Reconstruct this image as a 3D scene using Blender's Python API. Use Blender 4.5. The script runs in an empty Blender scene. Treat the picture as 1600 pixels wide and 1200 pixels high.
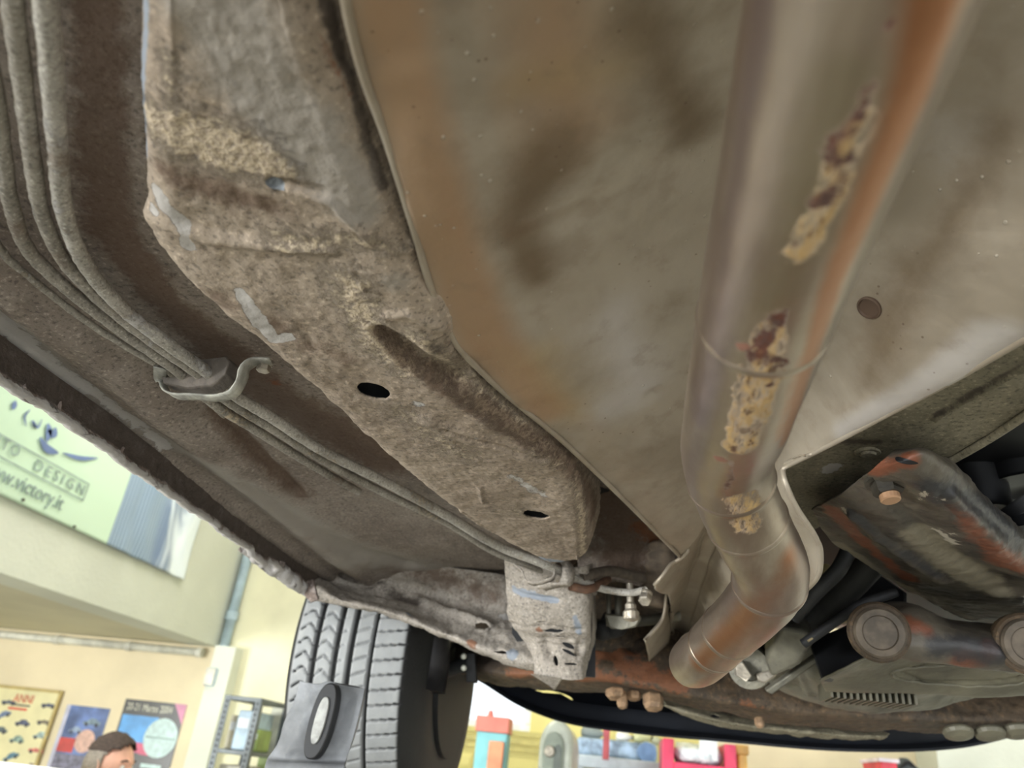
import bpy, bmesh, math, random
import numpy as np
from mathutils import Matrix, Vector, noise as mnoise

random.seed(7); np.random.seed(7)
SC = bpy.context.scene
COL = SC.collection

# ------------------------------------------------------------------ camera, world, lights, exposure
F = 1172.0                      # focal length in pixels of the 1600 px wide frame
H = 1.75                        # camera height above the workshop floor
_fw = np.array([170., 625., F]); _fw /= np.linalg.norm(_fw)
_up = np.array([250., -2300., F]); _up -= _fw * _up.dot(_fw); _up /= np.linalg.norm(_up)
_rt = -np.cross(_up, _fw)
RW = np.array([_rt, _fw, _up])  # camera vector (right, down, forward) -> world; x right, y car forward, z up

cam_d = bpy.data.cameras.new('camera'); cam = bpy.data.objects.new('camera', cam_d); COL.objects.link(cam)
cx, cy, cz = RW @ np.array([1., 0, 0]), RW @ np.array([0, -1., 0]), RW @ np.array([0, 0, -1.])
cam.matrix_world = Matrix(((cx[0], cy[0], cz[0], 0), (cx[1], cy[1], cz[1], 0), (cx[2], cy[2], cz[2], H), (0, 0, 0, 1)))
cam_d.sensor_width = 36; cam_d.lens = F / 1600 * 36; cam_d.clip_start = 0.01
cam_d.dof.use_dof = True; cam_d.dof.focus_distance = 0.62; cam_d.dof.aperture_fstop = 8.0
SC.camera = cam

SC.view_settings.view_transform = 'Standard'; SC.view_settings.look = 'None'
SC.view_settings.exposure = 0.62; SC.view_settings.gamma = 1.0; SC.view_settings.use_curve_mapping = False
W = bpy.data.worlds.new('overcast'); SC.world = W; W.use_nodes = True
W.node_tree.nodes['Background'].inputs[0].default_value = (0.90, 0.95, 1.0, 1)
W.node_tree.nodes['Background'].inputs[1].default_value = 1.3

def area(name, loc, target, sx, sy, power, col):
    d = bpy.data.lights.new(name, 'AREA'); d.shape = 'RECTANGLE'; d.size = sx; d.size_y = sy; d.energy = power; d.color = col
    o = bpy.data.objects.new(name, d); COL.objects.link(o); o.location = loc
    o.rotation_euler = (Vector(target) - Vector(loc)).to_track_quat('-Z', 'Y').to_euler(); return o
area('skylight_opening', (2.0, -6.4, 2.2), (1.2, 0, 1.2), 7.0, 3.6, 260, (0.93, 0.97, 1.0))
area('left_key_light', (-6.85, -3.0, 1.25), (0, -.6, 1.6), 6.0, 2.2, 1150, (0.95, 0.98, 1.0))  # unseen lamp added to light the underside from the left     # skylight_opening: the big open door behind the camera
for i, (x, y) in enumerate(((-1.9, 3.6), (-1.9, 0.2), (3.4, 3.6), (3.4, 0.2))):
    area('ceiling_lamp_light', (x, y, 4.3), (x, y, 0), 1.5, 0.3, 30, (1.0, 0.97, 0.90))

# ------------------------------------------------------------------ maths
def ray(px, py): return RW @ np.array([px - 800., py - 600., F])
def P(px, py, z):   d = ray(px, py); v = d * z / d[2]; return np.array([v[0], v[1], v[2] + H])
def PY(px, py, y):  d = ray(px, py); v = d * y / d[1]; return np.array([v[0], v[1], v[2] + H])
def PX(px, py, x):  d = ray(px, py); v = d * x / d[0]; return np.array([v[0], v[1], v[2] + H])
def w3(x, y, z): return np.array([x, y, z + H])
def project(v):
    c = (np.asarray(v, float) - np.array([0, 0, H])) @ RW
    return np.stack([800 + F * c[:, 0] / c[:, 2], 600 + F * c[:, 1] / c[:, 2], c[:, 2]], 1)

def resample(pts, n, power=1.0):
    p = np.asarray(pts, float); m = len(p)
    d = np.linalg.norm(np.diff(p, axis=0), axis=1) ** power; t = np.concatenate([[0], np.cumsum(d)])
    if m == 2: return p[0] + (p[1] - p[0]) * np.linspace(0, 1, n)[:, None]
    s = np.diff(p, axis=0) / np.maximum(np.diff(t), 1e-9)[:, None]
    T = np.zeros_like(p); T[0] = s[0]; T[-1] = s[-1]
    h = np.diff(t)
    T[1:-1] = (s[:-1] * h[1:, None] + s[1:] * h[:-1, None]) / (h[1:] + h[:-1])[:, None]
    u = np.linspace(0, t[-1], n); i = np.clip(np.searchsorted(t, u, side='right') - 1, 0, m - 2)
    hh = (t[i + 1] - t[i])[:, None]; q = ((u - t[i]) / np.maximum(t[i + 1] - t[i], 1e-9))[:, None]
    return ((2*q**3 - 3*q**2 + 1) * p[i] + (q**3 - 2*q**2 + q) * hh * T[i] + (-2*q**3 + 3*q**2) * p[i+1] + (q**3 - q**2) * hh * T[i+1])

def loft(curves, nu, nv):
    A = np.array([resample(c, nv) for c in curves])
    if len(curves) == 2:
        q = np.linspace(0, 1, nu)[:, None, None]; return A[0] * (1 - q) + A[1] * q
    m = np.linalg.norm(np.diff(A, axis=0), axis=2).mean(1); t = np.concatenate([[0], np.cumsum(m)])
    out = np.zeros((nu, nv, 3)); h = np.diff(t)
    s = np.diff(A, axis=0) / h[:, None, None]; T = np.zeros_like(A); T[0] = s[0]; T[-1] = s[-1]
    T[1:-1] = (s[:-1] * h[1:, None, None] + s[1:] * h[:-1, None, None]) / (h[1:] + h[:-1])[:, None, None]
    u = np.linspace(0, t[-1], nu)
    for k in range(nu):
        i = min(max(np.searchsorted(t, u[k], side='right') - 1, 0), len(curves) - 2)
        q = (u[k] - t[i]) / h[i]
        out[k] = (2*q**3-3*q**2+1)*A[i] + (q**3-2*q**2+q)*h[i]*T[i] + (-2*q**3+3*q**2)*A[i+1] + (q**3-q**2)*h[i]*T[i+1]
    return out

def fnoise(v, scale, octv=3):
    return np.array([mnoise.fractal(Vector(p) * scale, 1.0, 2.0, octv) for p in v])

# ------------------------------------------------------------------ objects
def link(name, me, mat, parent=None, smooth=True, kind=None, label=None):
    o = bpy.data.objects.new(name, me); COL.objects.link(o)
    if mat is not None and not me.materials: me.materials.append(mat)
    if smooth: me.polygons.foreach_set('use_smooth', [True] * len(me.polygons))
    if parent is not None:
        o.parent = parent; o.matrix_parent_inverse = parent_inv(parent)
    if kind: o['kind'] = kind
    if label: o['label'] = label
    return o
def parent_inv(p):
    m = Matrix.Identity(4); q = p; chain = []
    while q is not None: chain.append(q); q = q.parent
    for q in reversed(chain): m = m @ q.matrix_parent_inverse @ q.matrix_basis
    return m.inverted()
def mesh(name, verts, faces):
    me = bpy.data.meshes.new(name); me.from_pydata([tuple(map(float, v)) for v in verts], [], [tuple(map(int, f)) for f in faces]); me.update(); return me
def tag(o, label=None, cat=None, group=None, kind=None):
    for k, v in (('label', label), ('category', cat), ('group', group), ('kind', kind)):
        if v: o[k] = v
    return o
def empty(name, loc, label, cat, group=None):
    o = bpy.data.objects.new(name, None); COL.objects.link(o); o.location = loc; o.empty_display_size = .1
    return tag(o, label, cat, group)

def grid_faces(nu, nv, closed_u=False, closed_v=False):
    f = []
    for i in range(nu if closed_u else nu - 1):
        for j in range(nv if closed_v else nv - 1):
            a, b = i * nv + j, i * nv + (j + 1) % nv
            c, d = ((i + 1) % nu) * nv + (j + 1) % nv, ((i + 1) % nu) * nv + j
            f.append((a, b, c, d))
    return f
def set_attr(me, name, vals):
    a = me.attributes.new(name, 'FLOAT', 'POINT'); a.data.foreach_set('value', np.asarray(vals, dtype=np.float32))

def normals(g):
    du = np.gradient(g, axis=0); dv = np.gradient(g, axis=1); n = np.cross(du, dv); n /= np.maximum(np.linalg.norm(n, axis=2, keepdims=True), 1e-12); return n
class Surf:
    """a lofted sheet: stamped, dented, pierced and stained before it becomes a mesh"""
    def __init__(s, g, down=True):
        s.g = g.copy(); s.nu, s.nv = g.shape[:2]; s.holes = []; s.attr = {}
        n = normals(s.g)
        flip = n[..., 2].mean() > 0 if down else False
        s.n = -n if flip else n                      # points down/towards the viewer
        s.flip = flip
    def spot(s, px, py):
        q = project(s.g.reshape(-1, 3)); fc = (s.n * (np.array([0, 0, H]) - s.g)).sum(2).reshape(-1); fc = fc * np.sign(np.median(fc))
        i = np.argmin((q[:, 0] - px)**2 + (q[:, 1] - py)**2 + q[:, 2] * 150 + (fc <= 0) * 3000 + (q[:, 2] < .08) * 1e9); return s.g.reshape(-1, 3)[i], q[i, 2]
    def field(s, pts):
        """1 at the heart of a chain of (px, py, radius px) spots, 0 at its rim: distances are taken on the sheet itself"""
        C = [(*s.spot(p[0], p[1]), p[2]) for p in pts]; V = s.g.reshape(-1, 3); best = np.full(len(V), 9e9)
        if len(C) == 1: C = C * 2
        for (a, da, ra), (b, db, rb) in zip(C[:-1], C[1:]):
            ab = b - a; L = ab.dot(ab); t = np.clip(((V - a) @ ab) / L, 0, 1) if L > 1e-12 else np.zeros(len(V))
            d = np.linalg.norm(V - (a + t[:, None] * ab), axis=1); r = (ra * da * (1 - t) + rb * db * t) / F
            best = np.minimum(best, d / r)
        return np.clip(1 - best, 0, 1).reshape(s.nu, s.nv)
    def push(s, pts, depth, sharp=False):
        m = s.field(pts); m = m * m * (3 - 2 * m)
        if sharp: m = np.clip(m * 2.5, 0, 1)
        s.g -= s.n * (m * depth)[..., None]
    def stain(s, name, pts, k=1.0):
        if name in ('pale', 'blue', 'rust', 'spot', 'gold'): pts = [(a, b, c * (1.7 if c < 13 else 1.3 if c < 30 else 1)) for a, b, c in pts]
        m = s.field(pts) * k; s.attr[name] = np.maximum(s.attr.get(name, 0), m)
    def rough(s, scale, amp, octv=3):
        s.g += s.n * (fnoise(s.g.reshape(-1, 3), scale, octv).reshape(s.nu, s.nv) * amp)[..., None]
    def hole(s, px, py, r, ax=None): s.holes.append((px, py, r, ax))
    def build(s, name, mat, parent, thick=0.0, label=None):
        V = s.g.reshape(-1, 3).copy(); Fc = grid_faces(s.nu, s.nv)
        if not s.flip: Fc = [f[::-1] for f in Fc]
        for px, py, r, ax in s.holes:
            c, _ = s.spot(px, py); i = np.argmin(np.linalg.norm(V - c, axis=1)); n = s.n.reshape(-1, 3)[i]
            a = np.array(ax if ax is not None else (1., .2, 0)); a = a - n * a.dot(n); a /= np.linalg.norm(a); b = np.cross(n, a)
            rx, ry = (r if isinstance(r, tuple) else (r, r))
            d = V - c; x = d @ a / rx; y = d @ b / ry; q = np.hypot(x, y); near = np.abs(d @ n) < max(rx, ry) * 1.5
            keep = []
            for f in Fc:
                cq = q[list(f)]
                if near[list(f)].all() and cq.mean() < 1: continue
                keep.append(f)
            used = np.zeros(len(V), bool)
            cnt = {}
            for f in keep:
                for e in zip(f, f[1:] + f[:1]): cnt[tuple(sorted(e))] = cnt.get(tuple(sorted(e)), 0) + 1
            for e, k in cnt.items():
                if k == 1:
                    for vi in e:
                        if near[vi] and q[vi] < 1.8: used[vi] = True
            for vi in np.nonzero(used)[0]:
                V[vi] += (a * x[vi] * rx + b * y[vi] * ry) * (1 / max(q[vi], .05) - 1)
            Fc = keep
        use = sorted({i for f in Fc for i in f}); mp = {o: k for k, o in enumerate(use)}
        me = mesh(name, V[use], [tuple(mp[i] for i in f) for f in Fc])
        for k, v in s.attr.items(): set_attr(me, k, np.asarray(v).reshape(-1)[use])
        o = link(name, me, mat, parent, label=label)
        if thick:
            md = o.modifiers.new('thickness', 'SOLIDIFY'); md.thickness = thick; md.offset = -1
        return o

def inset(s, name, px, py, rx, ry, ax, mat, parent, lift=.0006):
    c, _ = s.spot(px, py); i = np.argmin(np.linalg.norm(s.g.reshape(-1, 3) - c, axis=1)); n = s.n.reshape(-1, 3)[i]
    a = np.array(ax, float); a = a - n * a.dot(n); a /= np.linalg.norm(a); b = np.cross(n, a)
    V = s.g.reshape(-1, 3); d = V - c; k = np.linalg.norm(d, axis=1) < rx * 2; D = d[k]; X = np.stack([(D @ a), (D @ b), (D @ a) ** 2, (D @ b) ** 2, (D @ a) * (D @ b)], 1); co = np.linalg.lstsq(X, D @ n, rcond=None)[0]
    def at(u, v): return c + a * u + b * v + n * (co[0]*u + co[1]*v + co[2]*u*u + co[3]*v*v + co[4]*u*v + lift)
    P_ = []; 
    for rr in (1, .6, .001): P_ += [at(rx * rr * math.cos(w), ry * rr * math.sin(w)) for w in np.linspace(0, 2 * math.pi, 25)[:-1]]
    return link(name, mesh(name, P_, grid_faces(3, 24, closed_v=True)), mat, parent)

def tube_data(path, radii, seg=20, caps=True, n=None):
    p = np.asarray(path, float); r = np.asarray(radii, float) if np.ndim(radii) else np.full(len(p), radii)
    t = np.gradient(p, axis=0); t /= np.linalg.norm(t, axis=1)[:, None]
    a = np.cross(t[0], (0, 0, 1.)); a = a if np.linalg.norm(a) > .1 else np.cross(t[0], (1., 0, 0)); a /= np.linalg.norm(a)
    V = []
    for i in range(len(p)):
        a = a - t[i] * a.dot(t[i]); a /= np.linalg.norm(a); b = np.cross(t[i], a)
        for k in range(seg):
            w = 2 * math.pi * k / seg; V.append(p[i] + r[i] * (math.cos(w) * a + math.sin(w) * b))
    Fc = grid_faces(len(p), seg, closed_v=True)
    if caps: Fc += [tuple(range(seg)), tuple(range((len(p) - 1) * seg, len(p) * seg))[::-1]]
    return V, Fc
def tube(name, path, r, mat, parent, seg=20, label=None, caps=True):
    V, Fc = tube_data(path, r, seg, caps); return link(name, mesh(name, V, Fc), mat, parent, label=label)

class MB:
    """collects boxes, prisms and lathes into ONE mesh"""
    def __init__(s): s.V = []; s.F = []
    def add(s, V, Fc):
        k = len(s.V); s.V += [np.asarray(v, float) for v in V]; s.F += [tuple(i + k for i in f) for f in Fc]; return s
    def box(s, lo, hi, M=None):
        x0, y0, z0 = lo; x1, y1, z1 = hi
        V = [(x0,y0,z0),(x1,y0,z0),(x1,y1,z0),(x0,y1,z0),(x0,y0,z1),(x1,y0,z1),(x1,y1,z1),(x0,y1,z1)]
        if M is not None: V = [M @ Vector(v) for v in V]
        return s.add(V, [(0,3,2,1),(4,5,6,7),(0,1,5,4),(1,2,6,5),(2,3,7,6),(3,0,4,7)])
    def prism(s, pts, off):
        """closed outline of 3D points, thickened by a vector"""
        n = len(pts); p = [np.asarray(q, float) for q in pts]; off = np.asarray(off, float)
        return s.add(p + [q + off for q in p], [tuple(range(n)), tuple(range(2*n-1, n-1, -1))] + [(i, i + n, (i+1) % n + n, (i+1) % n) for i in range(n)])
    def lathe(s, c, axis, prof, seg=24):
        """profile of (radius, height along axis)"""
        ax = np.asarray(axis, float); ax /= np.linalg.norm(ax); a = np.cross(ax, (0, 0, 1.)); a = a if np.linalg.norm(a) > .1 else np.cross(ax, (1., 0, 0)); a /= np.linalg.norm(a); b = np.cross(ax, a)
        V = [np.asarray(c) + ax * h + r * (math.cos(2*math.pi*k/seg) * a + math.sin(2*math.pi*k/seg) * b) for r, h in prof for k in range(seg)]
        Fc = grid_faces(len(prof), seg, closed_v=True)
        return s.add(V, Fc + [tuple(range(seg))[::-1], tuple(range((len(prof)-1)*seg, len(prof)*seg))])
    def tube(s, path, r, seg=12): return s.add(*tube_data(path, r, seg))
    def build(s, name, mat, parent=None, bevel=0.0, smooth=False, kind=None, label=None, segs=2):
        me = mesh(name, s.V, s.F)
        bm = bmesh.new(); bm.from_mesh(me); bmesh.ops.recalc_face_normals(bm, faces=bm.faces); bm.to_mesh(me); bm.free()
        o = link(name, me, mat, parent, smooth=smooth or bevel > 0, kind=kind, label=label)
        if bevel:
            md = o.modifiers.new('bevel', 'BEVEL'); md.width = bevel; md.segments = segs; md.limit_method = 'ANGLE'; md.angle_limit = math.radians(35)
            me.set_sharp_from_angle(angle=math.radians(40))
        return o

def lin(c): return tuple(((x / 255) / 12.92 if x / 255 <= .04045 else ((x / 255 + .055) / 1.055) ** 2.4) for x in c[:3]) + (1,)

# ------------------------------------------------------------------ materials
class NT:
    def __init__(s, name):
        s.m = bpy.data.materials.new(name); s.m.use_nodes = True; s.t = s.m.node_tree; s.b = s.t.nodes['Principled BSDF']
        s.co = s.t.nodes.new('ShaderNodeTexCoord').outputs['Object']
    def put(s, sock, v):
        if isinstance(v, bpy.types.NodeSocket): s.t.links.new(v, sock)
        elif v is not None: sock.default_value = v
    def map(s, scale, rot=(0, 0, 0)):
        n = s.t.nodes.new('ShaderNodeMapping'); s.t.links.new(s.co, n.inputs[0]); n.inputs['Scale'].default_value = scale; n.inputs['Rotation'].default_value = rot; return n.outputs[0]
    def noise(s, scale, detail=4, rough=.55, vec=None, dist=0.0):
        n = s.t.nodes.new('ShaderNodeTexNoise'); s.t.links.new(vec or s.co, n.inputs['Vector']); n.inputs['Scale'].default_value = scale; n.inputs['Detail'].default_value = detail
        n.inputs['Roughness'].default_value = rough; n.inputs['Distortion'].default_value = dist; return n.outputs[0]
    def voro(s, scale, feature='F1', vec=None):
        n = s.t.nodes.new('ShaderNodeTexVoronoi'); n.feature = feature; s.t.links.new(vec or s.co, n.inputs['Vector']); n.inputs['Scale'].default_value = scale; return n.outputs['Distance']
    def wave(s, scale, vec=None, dist=0, kind='BANDS', d='X'):
        n = s.t.nodes.new('ShaderNodeTexWave'); n.wave_type = kind; n.bands_direction = d; s.t.links.new(vec or s.co, n.inputs['Vector']); n.inputs['Scale'].default_value = scale; n.inputs['Distortion'].default_value = dist; return n.outputs['Fac']
    def math(s, op, a, b=0.5, c=None):
        n = s.t.nodes.new('ShaderNodeMath'); n.operation = op; s.put(n.inputs[0], a); s.put(n.inputs[1], b)
        if c is not None: s.put(n.inputs[2], c)
        return n.outputs[0]
    def step(s, v, lo, hi):
        n = s.t.nodes.new('ShaderNodeMapRange'); n.interpolation_type = 'SMOOTHSTEP'; s.put(n.inputs[0], v); n.inputs[1].default_value = lo; n.inputs[2].default_value = hi; return n.outputs[0]
    def mix(s, f, a, b, mode='MIX'):
        n = s.t.nodes.new('ShaderNodeMix'); n.data_type = 'RGBA'; n.blend_type = mode; s.put(n.inputs[0], f)
        s.put(n.inputs[6], a if isinstance(a, bpy.types.NodeSocket) else lin(a)); s.put(n.inputs[7], b if isinstance(b, bpy.types.NodeSocket) else lin(b)); return n.outputs[2]
    def attr(s, name):
        n = s.t.nodes.new('ShaderNodeAttribute'); n.attribute_name = name; return n.outputs['Fac']
    def patch(s, name, scale, k=1.0, lo=.45, hi=.6, vec=None, detail=5):
        """a stain's broken outline: its mask plus noise, cut at a threshold"""
        a = s.attr(name); nz = s.noise(scale, 9, .72, vec); k = k * 1.9; hi = max(hi, lo + .14)
        return s.step(s.math('MULTIPLY', s.math('ADD', a, s.math('MULTIPLY', s.math('SUBTRACT', nz, .5), k)), s.step(a, 0, .08)), lo, hi)
    def bump(s, h, dist, strength=1.0, prev=None):
        n = s.t.nodes.new('ShaderNodeBump'); s.put(n.inputs['Height'], h); n.inputs['Distance'].default_value = dist; n.inputs['Strength'].default_value = strength
        if prev is not None: s.t.links.new(prev, n.inputs['Normal'])
        return n.outputs[0]
    def done(s, col=None, rough=.6, metal=0.0, normal=None, spec=None, coat=None):
        b = s.b.inputs
        if col is not None: s.put(b['Base Color'], col if isinstance(col, bpy.types.NodeSocket) else lin(col))
        s.put(b['Roughness'], rough); s.put(b['Metallic'], metal)
        if normal is not None: s.t.links.new(normal, b['Normal'])
        if spec is not None: b['Specular IOR Level'].default_value = spec
        if coat is not None: b['Coat Weight'].default_value = coat; b['Coat Roughness'].default_value = .1
        return s.m
_pl = {}
def plain(name, col, rough=.6, metal=0.0, var=.12, scale=8, bump=0.0, bscale=200, spec=None):
    if name in _pl: return _pl[name]
    t = NT(name); n = t.noise(scale, 5); d = tuple(c * (1 - var) for c in col); l = tuple(min(255, c * (1 + var * .6)) for c in col)
    c = t.mix(t.step(n, .3, .7), d, l)
    _pl[name] = t.done(c, rough, metal, t.bump(t.noise(bscale, 3), bump) if bump else None, spec); return _pl[name]

def underbody(name, c1, c2, speck, grain=.0012, gscale=260, rough=.75, pale=(176, 172, 168), sand=(188, 172, 148), spec=.3):
    t = NT(name)
    big = t.noise(5, 5, .6); mid = t.noise(38, 5, .65); fine = t.noise(gscale, 3, .6); streak = t.noise(60, 4, .6, t.map((1, .18, 1), (0, 0, .7)))
    c = t.mix(t.step(big, .35, .65), c1, c2)
    c = t.mix(t.math('MULTIPLY', t.step(mid, .48, .72), .55), c, speck)
    c = t.mix(t.math('MULTIPLY', t.step(streak, .5, .75), .35), c, tuple(x * .6 for x in c1))
    c = t.mix(t.math('MULTIPLY', t.step(fine, .56, .7), .35), c, tuple(min(255, x * 1.35) for x in speck))
    c = t.mix(t.math('MULTIPLY', t.step(fine, .46, .34), .5), c, tuple(x * .45 for x in c1))
    sd = t.patch('sand', 150, 1.1, .22, .74); gr = t.noise(300, 3, .6)
    c = t.mix(t.math('MULTIPLY', sd, t.step(gr, .36, .6)), c, sand)
    br = t.patch('brown', 60, .7, .3, .75); c = t.mix(t.math('MULTIPLY', br, .75), c, (92, 72, 58))
    dk = t.patch('dark_tone', 50, .7, .3, .7); c = t.mix(t.math('MULTIPLY', dk, .85), c, (62, 54, 48))
    pg = t.patch('grey', 30, .5, .25, .85); c = t.mix(t.math('MULTIPLY', pg, .85), c, (150, 144, 136))
    pl = t.patch('pale', 55, 1.1, .42, .5); c = t.mix(t.math('MULTIPLY', pl, .9), c, pale)
    bl = t.patch('blue', 60, .6, .4, .55); c = t.mix(bl, c, (134, 140, 148))
    ru = t.patch('rust', 55, .9, .35, .6); c = t.mix(t.math('MULTIPLY', ru, .85), c, t.mix(t.noise(90, 5, .7), (84, 52, 38), (142, 92, 60)))
    h = t.math('ADD', t.math('MULTIPLY', fine, .5), t.math('ADD', t.math('MULTIPLY', mid, 1.2), t.math('MULTIPLY', t.math('MULTIPLY', gr, sd), 2.0)))
    h = t.math('SUBTRACT', h, t.math('MULTIPLY', pl, .35))
    return t.done(c, t.math('SUBTRACT', rough, t.math('MULTIPLY', pl, .3)), 0, t.bump(h, grain), spec)

M = {}
M['rail'] = underbody('dusty_underseal', (138, 124, 109), (158, 144, 128), (168, 152, 134), .0012)
M['floor'] = underbody('brown_underseal', (118, 107, 98), (138, 128, 119), (150, 141, 131), .0013)
M['arch'] = underbody('grey_underseal', (146, 138, 128), (160, 152, 142), (170, 163, 153), .001)
M['right'] = underbody('olive_underseal', (112, 106, 88), (128, 121, 102), (140, 132, 112), .0006)
M['line'] = underbody('greyed_plastic_coat', (128, 122, 112), (150, 144, 134), (176, 170, 160), .0012, 420, .6, spec=.4)
M['line2'] = underbody('pale_plastic_coat', (146, 141, 132), (170, 165, 156), (192, 187, 178), .0012, 420, .6, spec=.4)
M['flange'] = underbody('flaking_flange', (120, 106, 98), (140, 128, 120), (168, 160, 156), .0035, 90)
M['cross'] = underbody('rusty_steel', (64, 56, 47), (86, 72, 57), (106, 86, 64), .002, 120, .65)
M['dark'] = plain('sooty_black', (26, 26, 27), .7, 0, .3, 20, .001, 90)
M['void'] = plain('void_black', (13, 14, 17), .55, 0, .2)  # also painted in for the darkness inside holes and engine bay
M['dsteel'] = plain('dark_steel', (70, 66, 58), .55, .5, .3, 30, .001, 120)
M['zinc'] = plain('dull_zinc', (168, 160, 146), .45, .6, .2, 60, .0006, 250)
M['strap'] = plain('dusty_strap', (160, 158, 148), .6, .2, .25, 60, .0006, 250)
M['rubber'] = plain('dusty_rubber', (104, 96, 88), .8, 0, .2, 60, .0006, 250)

def pipe_mat():
    t = NT('tinted_steel')
    along = t.noise(22, 5, .6, t.map((1, .12, 1))); n2 = t.noise(9, 4, .6)
    c = t.mix(t.step(along, .35, .68), (136, 120, 106), (176, 164, 148))
    c = t.mix(t.math('MULTIPLY', t.step(n2, .45, .7), .5), c, (150, 132, 126))
    c = t.mix(t.math('MULTIPLY', t.patch('violet', 14, .5, .1, .9), .6), c, (128, 112, 112))
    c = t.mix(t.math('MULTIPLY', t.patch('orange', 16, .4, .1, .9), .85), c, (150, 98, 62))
    c = t.mix(t.math('MULTIPLY', t.patch('olive', 20, .5, .1, .9), .4), c, (134, 126, 98))
    g = t.math('MULTIPLY', t.patch('gold', 60, 1.0, .25, .6), t.step(t.noise(190, 8, .75, t.map((1, .28, 1))), .40, .56)); c = t.mix(t.math('MULTIPLY', g, .85), c, t.mix(t.noise(90, 4), (140, 112, 76), (222, 186, 124)))
    crk = t.step(t.noise(140, 6, .75, t.map((1, .35, 1))), .53, .60)
    ru = t.math('MULTIPLY', t.patch('rust', 80, 1.2, .42, .62), t.step(t.noise(110, 5, .7), .36, .56)); c = t.mix(ru, c, t.mix(t.noise(60, 3), (62, 32, 22), (108, 58, 38)))
    c = t.mix(t.math('MULTIPLY', t.math('MULTIPLY', crk, g), .9), c, (78, 48, 30))
    sp = t.patch('spot', 40, .3, .35, .5); c = t.mix(t.math('MULTIPLY', sp, .85), c, (104, 58, 40))
    nm = t.math('SUBTRACT', 1.0, t.math('MAXIMUM', t.math('MAXIMUM', ru, sp), t.math('MULTIPLY', g, .6)))
    rg = t.math('SUBTRACT', .66, t.math('MULTIPLY', nm, t.math('SUBTRACT', .38, t.math('MULTIPLY', along, .2))))
    h = t.math('ADD', t.math('MULTIPLY', t.noise(160, 4), t.math('ADD', .15, t.math('MULTIPLY', g, 1.2))), t.math('MULTIPLY', ru, -.6))
    return t.done(c, rg, t.math('MULTIPLY', nm, .92), t.bump(h, .0012))
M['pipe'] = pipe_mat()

def shield_mat():
    t = NT('stained_aluminium')
    big = t.noise(7, 5, .6, None, .4); mid = t.noise(30, 5, .6); c = t.mix(t.step(big, .38, .62), (148, 137, 120), (168, 158, 142))
    c = t.mix(t.math('MULTIPLY', t.patch('tan', 9, .35, -.1, 1.0), .85), c, (164, 134, 104))
    c = t.mix(t.math('MULTIPLY', t.patch('umber', 8, .7, .1, .9), .8), c, (106, 88, 64))
    c = t.mix(t.math('MULTIPLY', t.patch('silver_lit', 9, .5, .1, .9), .8), c, (186, 180, 174))
    c = t.mix(t.math('MULTIPLY', t.patch('ochre', 14, .5, .1, 1.0), .55), c, (168, 146, 108))
    c = t.mix(t.math('MULTIPLY', t.step(mid, .52, .7), .3), c, (128, 112, 94))
    v = t.voro(105); n3 = t.noise(9, 4); sp = t.math('MULTIPLY', t.step(t.math('ADD', v, t.math('MULTIPLY', t.noise(300, 3), .12)), .21, .15), t.math('MULTIPLY', t.step(n3, .46, .62), t.step(t.noise(70, 2), .48, .56))); c = t.mix(t.math('MULTIPLY', sp, .6), c, (196, 188, 172))
    v2 = t.voro(95); n4 = t.noise(11, 3, .5, t.map((1, 1, 1), (.4, 1, 2))); sk = t.math('MULTIPLY', t.step(v2, .11, .06), t.step(n4, .5, .6)); c = t.mix(t.math('MULTIPLY', sk, .6), c, (86, 64, 46))
    h = t.math('ADD', t.math('MULTIPLY', t.noise(90, 4), .35), t.math('ADD', t.math('MULTIPLY', sp, .5), t.math('MULTIPLY', t.noise(26, 4), .6)))
    return t.done(c, t.math('ADD', .4, t.math('MULTIPLY', mid, .22)), .45, t.bump(h, .0012))
M['shield'] = shield_mat()

def mount_mat():
    t = NT('oily_rusted_pressing')
    n = t.noise(10, 5, .6); c = t.mix(t.step(n, .4, .6), (58, 53, 47), (92, 85, 74))
    c = t.mix(t.math('MULTIPLY', t.patch('rust', 24, .9, .3, .7), .85), c, (124, 70, 46))
    c = t.mix(t.math('MULTIPLY', t.patch('dark_tone', 24, .7, .3, .7), .9), c, (44, 44, 46))
    c = t.mix(t.math('MULTIPLY', t.patch('grey', 24, .7, .3, .7), .85), c, (134, 126, 108))
    pl = t.patch('pale', 90, 1.3, .5, .58); c = t.mix(t.math('MULTIPLY', pl, .85), c, (192, 184, 168))
    return t.done(c, t.math('ADD', .3, t.math('MULTIPLY', n, .35)), .15, t.bump(t.noise(70, 5), .0016))
M['mount'] = mount_mat()
M['cast'] = plain('grey_cast_alloy', (106, 103, 91), .5, .35, .25, 14, .001, 160)
M['pan'] = plain('dusty_oil_pan', (98, 94, 78), .5, .1, .22, 12, .0006, 200)

# ================================================================== the workshop
YW = 5.4
XB = PY(345, 1012, YW)[0]; ZB = PY(345, 1012, YW)[2]
XR = 5.5; ZC = 4.4; YB = -6.5
m_floor = NT('workshop_concrete'); _n = m_floor.noise(1.6, 6); m_floor = m_floor.done(m_floor.mix(m_floor.step(_n, .35, .65), (132, 129, 122), (152, 149, 142)), .45, 0, None)
m_cream = plain('cream_plaster', (226, 212, 178), .85, 0, .05, 1.2, .002, 40)
m_pale = plain('pale_green_plaster', (214, 217, 202), .85, 0, .05, 1.2, .002, 40)
m_lemon = plain('pale_yellow_plaster', (226, 222, 190), .85, 0, .06, 1.6, .002, 40)
m_yel = plain('yellow_plaster', (222, 210, 136), .8, 0, .05, 1.2, .002, 40)
m_white = plain('white_plaster', (230, 230, 222), .85, 0, .04, 1.0, .002, 40)

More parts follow.
